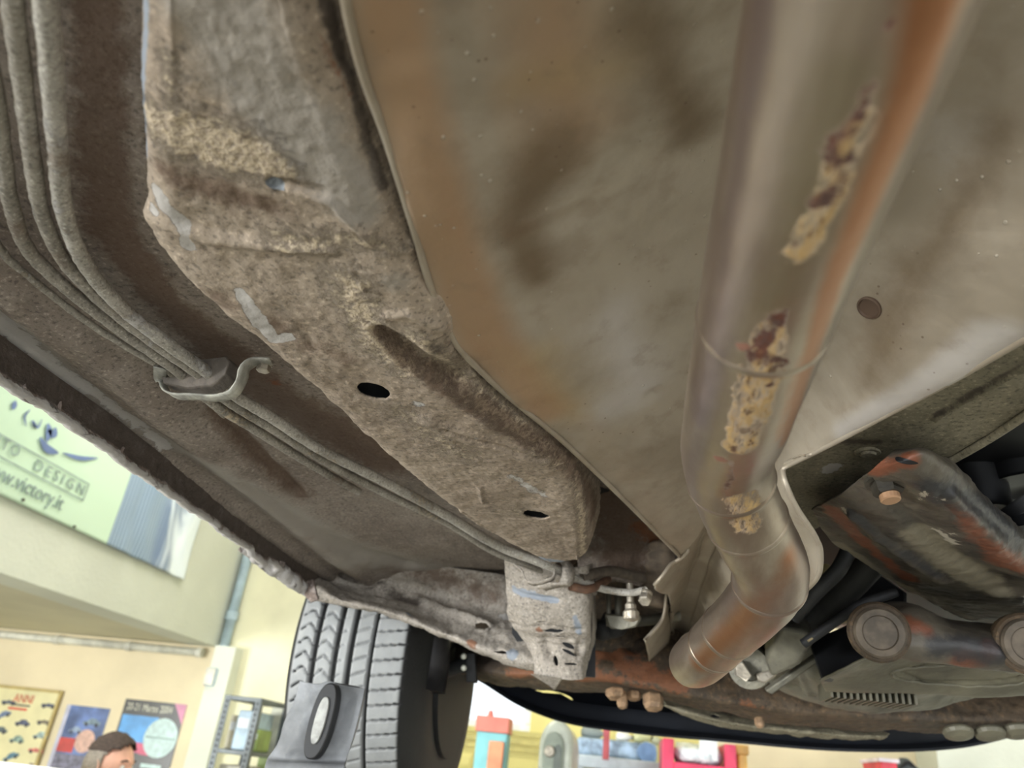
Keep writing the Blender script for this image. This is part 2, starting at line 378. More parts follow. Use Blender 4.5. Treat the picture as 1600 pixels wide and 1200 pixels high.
def slab(name, lo, hi, mat): return MB().box(lo, hi).build(name, mat, kind='structure')
slab('floor', (-7, YB, -.15), (XR + 1, YW + .4, 0), m_floor)
slab('ceiling', (-7, YB, ZC), (XR + 1, YW + .4, ZC + .15), m_white)
slab('wall_left', (XB - .25, YB, ZB), (XB, YW, ZC), m_pale)                      # the deep beam above the recess
slab('trim_1', (-7, YB, ZB), (XB - .25, YW, ZB + .12), plain('olive_plaster', (206, 202, 174), .85, 0, .05, 1.2, .002, 40))                  # soffit of the recess
slab('wall_recess', (-7.2, YB, 0), (-7, YW, ZC), m_cream)
xp0, xp1 = PY(318, 1100, YW)[0], XB
xc = PY(470, 1000, YW)[0]
slab('wall_back', (-7, YW, 0), (XB, YW + .2, ZC), m_cream)
slab('trim_2', (PY(318, 1080, YW - .12)[0], YW - .12, 0), (PY(352, 1080, YW - .12)[0], YW, ZB), m_pale)   # pilaster under the beam end
xw0, xw1 = PY(640, 1100, YW)[0], PY(831, 1100, YW)[0]
zw0, zw1 = PY(760, 1138, YW)[2], PY(760, 985, YW)[2]
slab('wall_back.001', (XB, YW, 0), (xw0, YW + .2, ZC), m_lemon)
slab('wall_back.002', (xw0, YW, 0), (xw1, YW + .2, zw0), m_yel)
slab('wall_back.003', (xw0, YW, zw1), (xw1, YW + .2, ZC), m_yel)
xy1 = PY(1100, 1150, YW)[0]
slab('wall_back.004', (xw1, YW, 0), (xy1, YW + .2, ZC), m_yel)
xg = PY(1432, 1190, YW)[0]
slab('wall_back.005', (xy1, YW, 0), (xg, YW + .2, ZC), m_cream)
slab('wall_back.006', (xg, YW - .35, 0), (XR + 1, YW + .2, ZC), m_pale)
slab('wall_right', (XR, -3.4, 0), (XR + .2, YW, ZC), m_white)
# window with glass and frame
wf = MB()
for a, b in (((xw0, zw0 + .05), (xw0 + .05, zw1 - .05)), ((xw1 - .05, zw0 + .05), (xw1, zw1 - .05)), ((xw0, zw0), (xw1, zw0 + .05)), ((xw0, zw1 - .05), (xw1, zw1))):
    wf.box((a[0], YW + .03, a[1]), (b[0], YW + .09, b[1]))
win = wf.build('window_1', plain('white_frame', (235, 235, 230), .4), kind='structure', bevel=.004)
gt = NT('window_glass'); gt.b.inputs['Transmission Weight'].default_value = 1; gt.b.inputs['IOR'].default_value = 1.05; gm = gt.done((250, 252, 252), .0)
MB().box((xw0 + .05, YW + .055, zw0 + .05), (xw1 - .05, YW + .061, zw1 - .05)).build('pane', gm, win)
# moulded rails on the yellow dado under the window
m_mould = plain('olive_moulding', (196, 184, 112), .6)
for k, (pa, pb) in enumerate(((1137, 1145), (1151, 1158), (1163, 1169))):
    za, zb = PY(760, pa, YW)[2], PY(760, pb, YW)[2]
    slab('trim_%d' % (3 + k), (PY(640, 1150, YW)[0], YW - .03, zb), (PY(870, 1150, YW)[0], YW, za), m_mould)
c = PY(728, 1188, YW); MB().box((c[0] - .045, YW - .015, c[2] - .045), (c[0] + .045, YW, c[2] + .045)).box((c[0] - .03, YW - .022, c[2] - .03), (c[0] + .03, YW - .015, c[2] + .03)).build('wall_socket', m_yel, bevel=.004)
tag(bpy.data.objects['wall_socket'], 'small square yellow wall socket on the yellow dado below the window', 'socket')

# conduits
cp = [PY(-160, 978, YW - .05), PY(0, 990, YW - .05), PY(180, 1003, YW - .05), PY(330, 1016, YW - .05)]
cz_ = ZB - .05
cond = MB().tube([(-7, YW - .04, cz_), (XB - .12, YW - .04, cz_)], .028, 14).build('ceiling_conduit', plain('grey_conduit', (214, 212, 196), .5), smooth=True)
tag(cond, 'pale horizontal conduit along the cream wall under the beam', 'conduit')
for px in (90, 205, 318):
    q = PY(px, 1000, YW - .04); MB().lathe((q[0], YW - .04, cz_), (1, 0, 0), [(.034, -.02), (.034, .02)], 14).build('coupling', plain('grey_conduit', (0, 0, 0)), cond, smooth=False)
vp = MB().tube([(XB + .05, YW - .05, ZB - .08), (XB + .05, YW - .05, ZC)], .036, 14).build('vertical_conduit', plain('blue_grey_conduit', (176, 196, 206), .45), smooth=True)
tag(vp, 'pale blue vertical conduit in the corner beside the beam', 'conduit')
MB().lathe((XB + .05, YW - .05, ZB + .22), (0, 0, 1), [(.045, -.03), (.045, .03)], 14).build('coupling', plain('blue_grey_conduit', (0, 0, 0)), vp)
MB().tube([(XB + .05, YW - .05, ZB - .08), (XB + .05, YW - .05, ZB - .16)], .018, 10).build('cable', plain('grey_conduit', (0, 0, 0)), vp, smooth=True)
jb = MB().box((XB + .01, YW - .14, ZB - .27), (XB + .09, YW - .05, ZB - .15)).build('junction_box', plain('blue_grey_conduit', (0, 0, 0)), bevel=.012)
tag(jb, 'small grey junction box at the foot of the blue conduit', 'junction box')
MB().box((XB + .015, YW - .15, ZB - .265), (XB + .085, YW - .14, ZB - .155)).build('lid', plain('grey_conduit', (0, 0, 0)), jb, bevel=.004)

def flat_text(name, body, size, Mw, mat, parent, depth=.0012, sx=1.0, align='LEFT', space=1.0):
    cu = bpy.data.curves.new(name, 'FONT'); cu.body = body; cu.size = size; cu.extrude = depth; cu.align_x = align; cu.space_character = space; cu.resolution_u = 3
    o = bpy.data.objects.new(name, cu); COL.objects.link(o)
    me = bpy.data.meshes.new_from_object(o.evaluated_get(bpy.context.evaluated_depsgraph_get())); bpy.data.objects.remove(o)
    me.transform(Mw @ Matrix.Diagonal((sx, 1, 1, 1))); return link(name, me, mat, parent, smooth=False)

# ------------------------------------------------------------------ banner on the beam
A = PX(0, 768, XB + .02); B = PX(285, 910, XB + .02); TR = PX(318, 800, XB + .02)
bx = XB + .012; y0b, y1b, z0b = A[1] - 1.6, B[1], (A[2] + B[2]) / 2; hb = .80
gb = []
for i in range(140):
    for j in range(50):
        u, v = i / 139, j / 49; y = y0b + (y1b - y0b) * u; z = z0b + hb * v
        wr = .006 * math.sin(u * 90 + 3 * math.sin(v * 4)) * (u > .78) * (1 - .6 * v) + .004 * mnoise.noise(Vector((u * 14, v * 5, 3)))
        gb.append((bx + .012 + wr, y, z))
t = NT('printed_vinyl'); sep = t.t.nodes.new('ShaderNodeSeparateXYZ'); t.t.links.new(t.co, sep.inputs[0]); yy = sep.outputs[1]
ysplit = PX(160, 850, XB)[1]
isb = t.step(yy, ysplit - .004, ysplit + .004)
blue = t.mix(t.wave(11, None, 0, 'BANDS', 'Y'), (112, 134, 158), (162, 182, 204)); crumple_glint = t.noise(3.2, 3, .5, t.map((1, 1, .5)), 1.2)
mask2 = t.step(yy, ysplit + .36, ysplit + .50)
blue = t.mix(mask2, blue, t.mix(t.step(crumple_glint, .42, .62), (112, 132, 164), (236, 246, 252)))  # white streaks paint the crumpled vinyl's highlights into its colour
m_banner = t.done(t.mix(isb, (200, 224, 200), blue), .35)
banner = link('vinyl_banner', mesh('vinyl_banner', gb, grid_faces(140, 50)), m_banner); tag(banner, 'pale green printed vinyl banner with a blue end, hung on the beam', 'banner')
banner.modifiers.new('thickness', 'SOLIDIFY').thickness = .002
Rb = Matrix(((0, 0, 1, 0), (1, 0, 0, 0), (0, 1, 0, 0), (0, 0, 0, 1)))     # text x -> +y, text y -> +z, facing +x
m_ink = plain('grey_ink', (142, 160, 156), .5); m_ink2 = plain('blue_ink', (108, 128, 172), .5)
def bt(px, py): q = PX(px, py, XB + .03); return q[1], q[2]
bxx = bx + .021
def onb(y, z): return Matrix.Translation((bxx, y, z)) @ Rb
fz0, fz1 = bt(129, 783)[1], bt(139, 758)[1]; yr = (bt(129, 783)[0] + bt(139, 758)[0]) / 2
def fit_text(body, p0, p1, hgt, mat, space):
    (ya, za), (yb, zb) = bt(*p0), bt(*p1); o = flat_text('lettering', body, hgt, Matrix.Identity(4), mat, banner, .001, 1.0, 'LEFT', space)
    xs = [v.co.x for v in o.data.vertices]; k = (yb - ya) / (max(xs) - min(xs)); o.data.transform(onb(ya, (za + zb) / 2) @ Matrix.Diagonal((k, 1, 1, 1)) @ Matrix.Translation((-min(xs), 0, 0)))
fh = fz1 - fz0
fit_text('DESIGN', (52, 732), (127, 775), fh * .85, m_ink, 1.5)
fit_text('AUTO', (-34, 682), (26, 715), fh * .85, m_ink, 1.5)
fr = MB()
fr.box((bxx, y0b + .2, fz0), (bxx + .001, yr, fz0 + .006)).box((bxx, y0b + .2, fz1), (bxx + .001, yr, fz1 + .006)).box((bxx, yr - .006, fz0), (bxx + .001, yr, fz1 + .006))
fr.build('printed_frame', m_ink, banner)
fit_text('www.victory.it', (-34, 732), (94, 800), fh * 1.15, m_ink, 1.0)
def sweep2(pts, w):
    q = resample(np.array([(y, z, 0.) for y, z in pts]), 24); n = np.gradient(q, axis=0); n = np.stack([-n[:, 1], n[:, 0]], 1); n /= np.linalg.norm(n, axis=1)[:, None]
    ww = w * np.sin(np.linspace(.25, math.pi - .25, 24)); L = [(bxx, a + k * b, c2 + k * d) for (a, c2, _), (b, d), k in zip(q, n, ww)]; R = [(bxx, a - k * b, c2 - k * d) for (a, c2, _), (b, d), k in zip(q, n, ww)]
    MB().prism(L + R[::-1], (.001, 0, 0)).build('printed_stroke', m_ink2, banner)
sweep2([bt(62, 684), bt(72, 700), bt(90, 708)], .02)
sweep2([bt(98, 708), bt(125, 716), bt(152, 716)], .012)
sweep2([bt(72, 690), bt(76, 675), bt(74, 662)], .02); sweep2([bt(74, 672), bt(84, 678), bt(86, 668)], .02)
sweep2([bt(40, 666), bt(38, 650), bt(46, 640)], .006); sweep2([bt(52, 668), bt(50, 658), bt(58, 668), bt(65, 655)], .006); sweep2([bt(19, 640), bt(22, 632), bt(23, 626)], .014)
for px, py in ((36, 781), (116, 823)):
    y, z = bt(px, py); MB().lathe((bxx - .004, y, z), (1, 0, 0), [(.008, 0), (.008, .006)], 10).build('eyelet', M['dsteel'], banner)

# ------------------------------------------------------------------ posters
def board(name, TLp, TRp, hgt, mat, label, cat='poster', thick=.012, off=.0):
    a = PY(*TLp, YW - off); b = PY(*TRp, YW - off); z1 = (a[2] + b[2]) / 2; x0, x1 = a[0], b[0]; y = YW - off
    o = MB().box((x0, y - thick, z1 - hgt), (x1, y, z1)).build(name, mat, bevel=.002); tag(o, label, cat); return o, x0, x1, z1, y - thick
Rp = Matrix(((1, 0, 0, 0), (0, 0, -1, 0), (0, 1, 0, 0), (0, 0, 0, 1)))     # text on the back wall, facing the car
# 1: framed board with little printed cars
o, x0, x1, z1, yf = board('picture_board', (-70, 1066), (98, 1082), .95, plain('board_cream', (222, 214, 166), .35, 0, .03), 'cream board printed with many small cars, leftmost on the cream wall', 'poster', .02)
fm = plain('brass_edge', (186, 166, 104), .4)
for lo, hi in (((x0 - .012, yf - .008, z1 - .95), (x0 + .008, yf + .01, z1 + .012)), ((x1 - .008, yf - .008, z1 - .95), (x1 + .012, yf + .01, z1 + .012)), ((x0, yf - .008, z1 - .008), (x1, yf + .01, z1 + .012))):
    MB().box(lo, hi).build('frame_strip', fm, o)
CARS = {'sedan': [(-.5, 0), (-.5, .18), (-.28, .22), (-.12, .4), (.2, .4), (.34, .24), (.5, .2), (.5, 0)],
        'roadster': [(-.5, 0), (-.5, .2), (-.1, .24), (-.04, .34), (.02, .24), (.2, .26), (.46, .2), (.5, .05), (.5, 0)],
        'bubble': [(-.5, 0), (-.5, .12), (-.3, .2), (-.14, .42), (.14, .46), (.36, .3), (.5, .1), (.5, 0)]}
def toycar(cx_, cz0, L, style, col, par, y, tilt=0):
    R = Matrix.Translation((cx_, y, cz0)) @ Matrix.Rotation(tilt, 4, 'Y')
    mb = MB(); mb.prism([R @ Vector((a * L, 0, b * L * .8)) for a, b in CARS[style]], (0, -.002, 0))
    b_ = mb.build('printed_car', plain('print_%d_%d_%d' % col, col, .5, 0, .25, 60), par)
    for k in (-.3, .3): MB().lathe(R @ Vector((k * L, -.001, .01 * L)), (0, -1, 0), [(.1 * L, 0), (.1 * L, .003)], 10).build('printed_wheel', plain('print_black', (50, 52, 58), .5), b_)
def onwall(px, py): q = PY(px, py, yf); return q[0], q[2]
for px, py, st, colr, tl in ((16, 1093, 'roadster', (96, 104, 112), 0), (78, 1098, 'roadster', (82, 88, 104), 0), (8, 1113, 'sedan', (104, 122, 150), -.4), (37, 1126, 'sedan', (84, 90, 112), 0), (71, 1124, 'roadster', (122, 112, 92), 0),
                             (2, 1137, 'sedan', (96, 108, 108), 0), (28, 1152, 'bubble', (142, 166, 152), 0), (65, 1146, 'bubble', (158, 178, 172), 0), (20, 1178, 'sedan', (88, 128, 146), -.4), (58, 1168, 'roadster', (206, 116, 104), 0), (50, 1194, 'sedan', (170, 154, 132), 0)):
    x, z = onwall(px, py); toycar(x, z - .03, .115, st, colr, o, yf - .001, tl)
x, z = onwall(34, 1098); flat_text('lettering', 'ANNI', .082, Matrix.Translation((x - .075, yf - .002, z + .0)) @ Rp, plain('red_ink', (206, 92, 70), .5), o, .001, .8)
MB().box((x - .075, yf - .003, z - .022), (x + .075, yf, z - .012)).build('printed_line', plain('print_black', (0, 0, 0)), o)
MB().box((x - .09, yf - .003, z - .05), (x + .06, yf, z - .034)).build('printed_line', plain('red_ink', (0, 0, 0)), o)
# 2: blue poster
o, x0, x1, z1, yf = board('blue_poster', (112, 1101), (173, 1108), .72, plain('poster_blue', (96, 118, 168), .3, 0, .25, 9), 'blue car poster with a red patch, behind the man', 'poster', .004)
w = x1 - x0
MB().box((x0 - .03, yf + .0005, z1 - .72), (x0 + .012, yf + .003, z1)).build('paper_margin', plain('print_lilac', (196, 196, 214), .5), o)
MB().box((x0, yf - .001, z1 - .30), (x0 + w * .4, yf, z1 - .21)).build('red_patch', plain('print_red', (196, 62, 52), .4), o)
MB().box((x0, yf - .001, z1 - .50), (x1 - .02, yf, z1 - .31)).build('grey_patch', plain('print_grey', (112, 110, 128), .4, 0, .3, 30), o)
MB().box((x0 - .01, yf - .001, z1 - .72), (x1, yf, z1 - .50)).build('sky_patch', plain('print_sky', (118, 178, 214), .4, 0, .2, 12), o)
mb = MB(); mb.lathe((x0 + w * .62, yf, z1 - .22), (0, -1, 0), [(.075, 0), (.075, .001)], 22); mb.build('pink_patch', plain('print_pink', (208, 168, 150), .4, 0, .1, 30), o)
toycar(x0 + w * .66, z1 - .115, .13, 'sedan', (120, 140, 150), o, yf - .001); toycar(x0 + w * .32, z1 - .17, .1, 'bubble', (140, 156, 176), o, yf - .001)
# 3: show poster
o, x0, x1, z1, yf = board('event_poster', (197, 1093), (293, 1100), .76, plain('poster_dark', (66, 66, 64), .3), 'dark event poster with a round pale sign, right of the blue poster', 'poster', .004)
w = x1 - x0
flat_text('lettering', '20-21 Marzo 2004', .066, Matrix.Translation((x0 + .025, yf - .001, z1 - .068)) @ Rp, plain('print_cream', (210, 208, 186), .4), o, .0006, .72)
MB().prism([(x1 - .09, yf, z1), (x1, yf, z1), (x1, yf, z1 - .13)], (0, -.002, 0)).build('pink_corner', plain('print_magenta', (214, 138, 170), .4), o)
MB().box((x0 + .015, yf - .001, z1 - .27), (x0 + w * .62, yf, z1 - .10)).build('sky_patch', plain('print_azure', (86, 160, 222), .4, 0, .12, 8), o)
MB().prism([(x0 + .015, yf, z1 - .26), (x0 + w * .5, yf, z1 - .27), (x0 + w * .62, yf, z1 - .34), (x0 + w * .5, yf, z1 - .34), (x0 + .015, yf, z1 - .29)], (0, -.002, 0)).build('red_band', plain('print_rose', (206, 84, 116), .4), o)
mb = MB(); mb.lathe((x0 + w * .73, yf, z1 - .225), (0, -1, 0), [(.125, 0), (.125, .003)], 32); sg = mb.build('round_sign', plain('print_mint', (184, 208, 204), .4, 0, .08, 30), o)
MB().box((x0 + w * .73 - .11, yf - .005, z1 - .232), (x0 + w * .73 + .11, yf - .003, z1 - .220)).build('sign_bar', plain('print_sage', (136, 160, 156), .4), sg)
mb = MB()
for i, zz in enumerate((-.39, -.425, -.46, -.49)): mb.box((x0 + w * (.54 + .03 * i), yf - .002, z1 + zz - .026), (x0 + w * (.86 - .04 * i), yf, z1 + zz))
mb.box((x0 + w * .69, yf - .002, z1 - .70), (x0 + w * .71, yf, z1 - .49)); mb.build('sign_boards', plain('print_mint', (0, 0, 0)), o)
MB().box((x0 + w * .1, yf - .001, z1 - .57), (x0 + w * .56, yf, z1 - .47)).build('lilac_patch', plain('print_slate', (150, 158, 196), .4, 0, .2, 20), o)
MB().box((x0 + w * .1, yf - .001, z1 - .68), (x0 + w * .56, yf, z1 - .57)).build('azure_patch', plain('print_azure', (0, 0, 0)), o)
for a, b, r in ((.17, .30, .028), (.32, .31, .028), (.27, .37, .022), (.2, .42, .02), (.36, .43, .018)):
    MB().lathe((x0 + w * a, yf, z1 - b), (0, -1, 0), [(r, 0), (r, .002)], 14).build('white_dot', plain('print_cloud', (214, 220, 230), .4), o)

# ------------------------------------------------------------------ shelf unit and what stands on it
YS = 4.55
sx0, sx1 = PY(347, 1110, YS)[0], PY(405, 1110, YS)[0]; zt = PY(380, 1088, YS)[2]; zm = PY(370, 1172, YS)[2]; sd = .42
sh = empty('shelf_unit', ((sx0 + sx1) / 2, YS + sd / 2, 0), 'dark grey perforated steel shelf unit against the pale yellow wall', 'shelf')
m_sh = plain('shelf_grey', (96, 102, 104), .45, .3)
for x, y in ((sx0, YS), (sx1, YS), (sx0, YS + sd), (sx1, YS + sd)):
    s_ = 1 if x == sx0 else -1; e = 1 if y == YS else -1
    pb = MB().box((x - .002, y, 0), (x + .002, y + .035 * e, zt)).box((x, y - .002, 0), (x + .035 * s_, y + .002, zt)); po = pb.build('post', m_sh, sh)
    mb = MB()
    for k in range(24):
        z = zt - .04 - k * .03; mb.box((x + .012 * s_, y - .004 * e, z), (x + .024 * s_, y - .001 * e, z + .014))
    if y == YS: mb.build('perforations', M['void'], po, kind='stuff')
for z in (zt, zm, zm - .42, zm - .84, .12):
    MB().box((sx0, YS, z - .025), (sx1, YS + sd, z)).build('shelf', m_sh, sh, bevel=.004)
def stack_item(name, lo, hi, col, label, cat, detail=None):
    b = MB().box(lo, hi).build(name, plain('paint_%d_%d_%d' % col, col, .5, 0, .12, 10), bevel=.008); tag(b, label, cat)
    MB().box((lo[0] + .01, lo[1] - .003, lo[2] + (hi[2] - lo[2]) * .55), (hi[0] - .01, lo[1], lo[2] + (hi[2] - lo[2]) * .8)).build('label_strip', plain('paper_white', (228, 232, 234), .5), b); return b
w = sx1 - sx0
stack_item('storage_box', (sx0 + w * .34, YS + .06, zm), (sx0 + w * .74, YS + .36, zt - .07), (176, 198, 214), 'pale blue box standing upright on the shelf unit', 'box')
stack_item('file_box', (sx0 + w * .06, YS + .1, zm), (sx0 + w * .28, YS + .36, zt - .10), (206, 200, 176), 'cream file box left of the pale blue box', 'box')
stack_item('green_box', (sx1 - .085, YS + .12, zm), (sx1 - .02, YS + .3, zm + .12), (140, 160, 84), 'small green box at the right end of the shelf', 'box')
stack_item('file_box', (sx0 + w * .12, YS + .08, zm - .42), (sx0 + w * .75, YS + .34, zm - .08), (212, 206, 190), 'off-white file box on the second shelf', 'box')
# a second, paler unit behind it
YT = 5.0; tx0, tx1 = PY(424, 1110, YT)[0], PY(468, 1110, YT)[0]; zt2 = PY(430, 1100, YT)[2]
cb = MB().box((tx0, YT, 0), (tx1, YT + .4, zt2)).build('side_cabinet', plain('cabinet_white', (224, 226, 206), .5), bevel=.006); tag(cb, 'off-white cabinet half hidden behind the grey lift arm plate', 'cabinet')
MB().box((tx0 + .02, YT - .012, .1), (tx1 - .02, YT, zt2 - .05)).build('door', plain('cabinet_white2', (230, 230, 214), .5), cb, bevel=.004)
MB().box((tx0 + .0, YT - .03, zt2 - .40), (tx1 - .0, YT - .013, zt2 - .30)).build('green_panel', plain('paint_140_160_84', (0, 0, 0)), cb)
MB().box((tx0 + .0, YT - .03, zt2 - .52), (tx1 - .0, YT - .013, zt2 - .43)).build('blue_panel', plain('cab_blue', (116, 146, 200), .5), cb)
# white worktop edge in the lower left corner
YP = 2.9; a = PY(-120, 1187, YP); b = PY(168, 1203, YP)
wt = MB().box((a[0] - .3, YP, b[2] - .03), (b[0], YP + .02, (a[2] + b[2]) / 2 + .004)).build('white_panel', plain('gloss_white', (244, 244, 242), .3)); tag(wt, 'glossy white partition panel edge in front of the cream wall', 'panel')
MB().box((a[0] - .3, YP, 0), (b[0], YP + .02, b[2] - .03)).build('lower_panel', plain('gloss_white', (0, 0, 0)), wt)

# ------------------------------------------------------------------ things beyond the front of the car
Y1 = 4.2
a, b = PY(748, 1117, Y1), PY(795, 1122, Y1)
ps = empty('painted_post', ((a[0] + b[0]) / 2, Y1 + .07, 0), 'turquoise post with an orange front and red cap, below the bright window', 'post')
x0, x1, z1 = a[0], b[0], (a[2] + b[2]) / 2; d_ = PY(762, 1145, Y1)[0]
MB().box((x0 - .01, Y1 - .01, z1 - .075), (x1 + .005, Y1 + .15, z1)).lathe((x0 + (x1 - x0) * .35, Y1 + .04, z1), (0, 0, 1), [(.018, 0), (.012, .03)], 10).build('cap', plain('post_red', (206, 120, 106), .5), ps, bevel=.006)
MB().box((x0, Y1, 0), (x1, Y1 + .14, z1 - .075)).build('body', plain('post_blue', (122, 186, 192), .5), ps, bevel=.005)
MB().box((x0 + (x1 - x0) * .45, Y1 - .025, .2), (x1 - .01, Y1, z1 - .115)).build('front_panel', plain('post_orange', (222, 146, 108), .5), ps, bevel=.006)
# arched machine
Y2 = 3.6
def archpts(cx_, zt_, w, h, n=14):
    r = w / 2; return [(cx_ - r, zt_ - h)] + [(cx_ + r * math.cos(math.pi - math.pi * k / n), zt_ - r * 1.5 + 1.5 * r * math.sin(math.pi * k / n)) for k in range(n + 1)] + [(cx_ + r, zt_ - h)]
a, b = PY(842, 1170, Y2), PY(896, 1170, Y2); zt_ = PY(872, 1124, Y2)[2]; cxm = (a[0] + b[0]) / 2; wA = b[0] - a[0]
ma = MB().prism([(x, Y2, z) for x, z in archpts(cxm, zt_, wA, zt_)], (0, .5, 0)).build('arched_machine', plain('machine_grey', (172, 176, 164), .4, .2), bevel=.02); tag(ma, 'grey arch-topped machine housing right of the painted post', 'machine')
MB().prism([(x, Y2 - .012, z) for x, z in archpts(cxm - .012, zt_ - .05, wA * .62, .55)], (0, .012, 0)).build('front_cover', plain('machine_dark', (128, 136, 124), .5), ma, bevel=.008)
MB().prism([(x, Y2 - .016, z) for x, z in archpts(cxm + wA * .06, zt_ - .10, wA * .22, .45)], (0, .006, 0)).build('slot', plain('machine_slot', (92, 98, 92), .5), ma)
MB().lathe((cxm - wA * .18, Y2 - .01, zt_ - .13), (0, -1, 0), [(.025, 0), (.02, .02)], 14).build('knob', M['zinc'], ma, smooth=False)
# bench with machine parts
Y3 = 4.4; a, b = PY(890, 1178, Y3), PY(1036, 1190, Y3); zb3 = (PY(890, 1180, Y3)[2] + PY(1036, 1188, Y3)[2]) / 2
bn = empty('workbench', ((a[0] + b[0]) / 2, Y3 + .3, 0), 'pale steel workbench loaded with machine parts, right of the arched machine', 'workbench')
m_bn = plain('bench_grey', (196, 208, 214), .4, .3)
MB().box((a[0], Y3, zb3 - .06), (b[0] + .1, Y3 + .6, zb3)).build('top', m_bn, bn, bevel=.006)
for x in (a[0] + .02, b[0] + .03):
    for y in (Y3 + .02, Y3 + .52): MB().box((x, y, 0), (x + .05, y + .05, zb3 - .06)).build('leg', m_bn, bn)
MB().box((a[0] + .08, Y3 + .05, zb3 - .5), (b[0] + .02, Y3 + .55, zb3 - .47)).build('shelf', m_bn, bn)
zt3 = PY(960, 1133, Y3)[2]
mt = MB().box((a[0] + .02, Y3 + .25, zb3), (b[0] - .02, Y3 + .55, zb3 + (zt3 - zb3) * .62)).build('lathe_bed', plain('machine_blue', (150, 170, 192), .4, .2, .3, 14), bevel=.02); tag(mt, 'blue-grey machine body lying on the workbench', 'machine')
q = PY(1011, 1176, Y3 + .25); MB().lathe((q[0], Y3 + .25, q[2]), (0, -1, 0), [(.055, 0), (.05, .03), (.016, .03), (.016, .05)], 20).build('hand_wheel', plain('wheel_blue', (128, 160, 206), .4), mt)
for px, py, L, r, colr, lb in ((975, 1148, .09, .025, (232, 232, 226), 'white bottle lying on the blue-grey machine'), (1004, 1152, .10, .03, (196, 198, 150), 'olive canister lying right of the white bottle'), (1026, 1157, .05, .022, (176, 178, 150), 'small dull tin at the right end of the machine'), (926, 1150, .14, .03, (140, 150, 148), 'grey cylinder lying left on the machine')):
    q = PY(px, py, Y3 + .3); zq = zb3 + (zt3 - zb3) * .62 + r
    bo = MB().lathe((q[0] - L / 2, Y3 + .38, zq), (1, 0, 0), [(r * .5, 0), (r, .01), (r, L * .75), (r * .45, L * .85), (r * .45, L)], 16).build('bottle', plain('bottle_%d_%d_%d' % colr, colr, .35), smooth=True); tag(bo, lb, 'bottle')
    MB().lathe((q[0] + L / 2, Y3 + .38, zq), (1, 0, 0), [(r * .5, 0), (r * .5, .016)], 12).build('cap', M['dsteel'], bo)
q0, q1 = PY(948, 1140, Y3 - .02), PY(946, 1187, Y3 - .02)
rs = MB().box((q0[0] - .016, Y3 - .03, q1[2]), (q0[0] + .016, Y3 - .012, q0[2])).lathe((q0[0], Y3 - .02, q0[2]), (0, -1, 0), [(.02, -.008), (.02, .008)], 12).build('red_strap', plain('strap_red', (206, 104, 112), .5), bevel=.003); tag(rs, 'narrow red strap hanging upright before the workbench', 'strap')
# red crate with plastic bags
Y4 = 3.9; a, b = PY(1036, 1153, Y4), PY(1150, 1166, Y4); zc4 = PY(1090, 1158, Y4)[2]; zl4 = PY(1090, 1194, Y4)[2]
cr = empty('red_rack', ((a[0] + b[0]) / 2, Y4 + .2, 0), 'red open rack holding clear plastic bags', 'rack')
mr = plain('rack_red', (218, 62, 98), .45)
for x in (a[0], b[0] - .05): MB().box((x, Y4, 0), (x + .05, Y4 + .4, zc4)).build('side_panel', mr, cr, bevel=.004)
for z in (zl4, zl4 - .5): MB().box((a[0] + .05, Y4, z - .04), (b[0] - .05, Y4 + .4, z)).build('shelf', mr, cr, bevel=.004)
bt_ = NT('crumpled_plastic'); bmm = bt_.done(bt_.mix(bt_.step(bt_.noise(16, 5), .4, .6), (176, 190, 200), (232, 238, 242)), .15, 0, bt_.bump(bt_.noise(18, 5), .03))
g = []
for i in range(26):
    for j in range(18):
        u, v = i / 25, j / 17; th = math.pi * (v)
        rr = .5 - .08 * abs(math.cos(th)); x = a[0] + .07 + (b[0] - a[0] - .14) * u
        yv = Y4 + .2 - .17 * math.sin(th * 1.0) * (1 - .3 * (2*u-1)**4); zv = zl4 + (zc4 - zl4 - .02) * v
        k = .02 * mnoise.noise(Vector((u * 7, v * 6, 1))); g.append((x, yv + k, zv + k * .3))
bg = link('plastic_bag', mesh('plastic_bag', g, grid_faces(26, 18)), bmm); tag(bg, 'crumpled clear plastic bag stuffed in the red rack', 'bag'); bg.modifiers.new('t', 'SOLIDIFY').thickness = .02
MB().box((b[0] - .16, Y4 + .02, zl4 + .02), (b[0] - .08, Y4 + .035, zl4 + .12)).build('bag_tag', plain('paper_white', (0, 0, 0)), bg)
a = PY(1152, 1166, 4.0); b = PY(1167, 1168, 4.0)
yp = MB().box((a[0], 4.0, 0), (b[0], 4.06, a[2])).build('yellow_post', plain('post_yellow', (226, 182, 96), .45), bevel=.01); tag(yp, 'slim yellow post right of the red rack', 'post')
MB().box((a[0] - .008, 3.99, a[2] - .035), (b[0] + .008, 4.07, a[2] + .008)).build('cap', plain('post_yellow2', (206, 160, 80), .45), yp, bevel=.006)
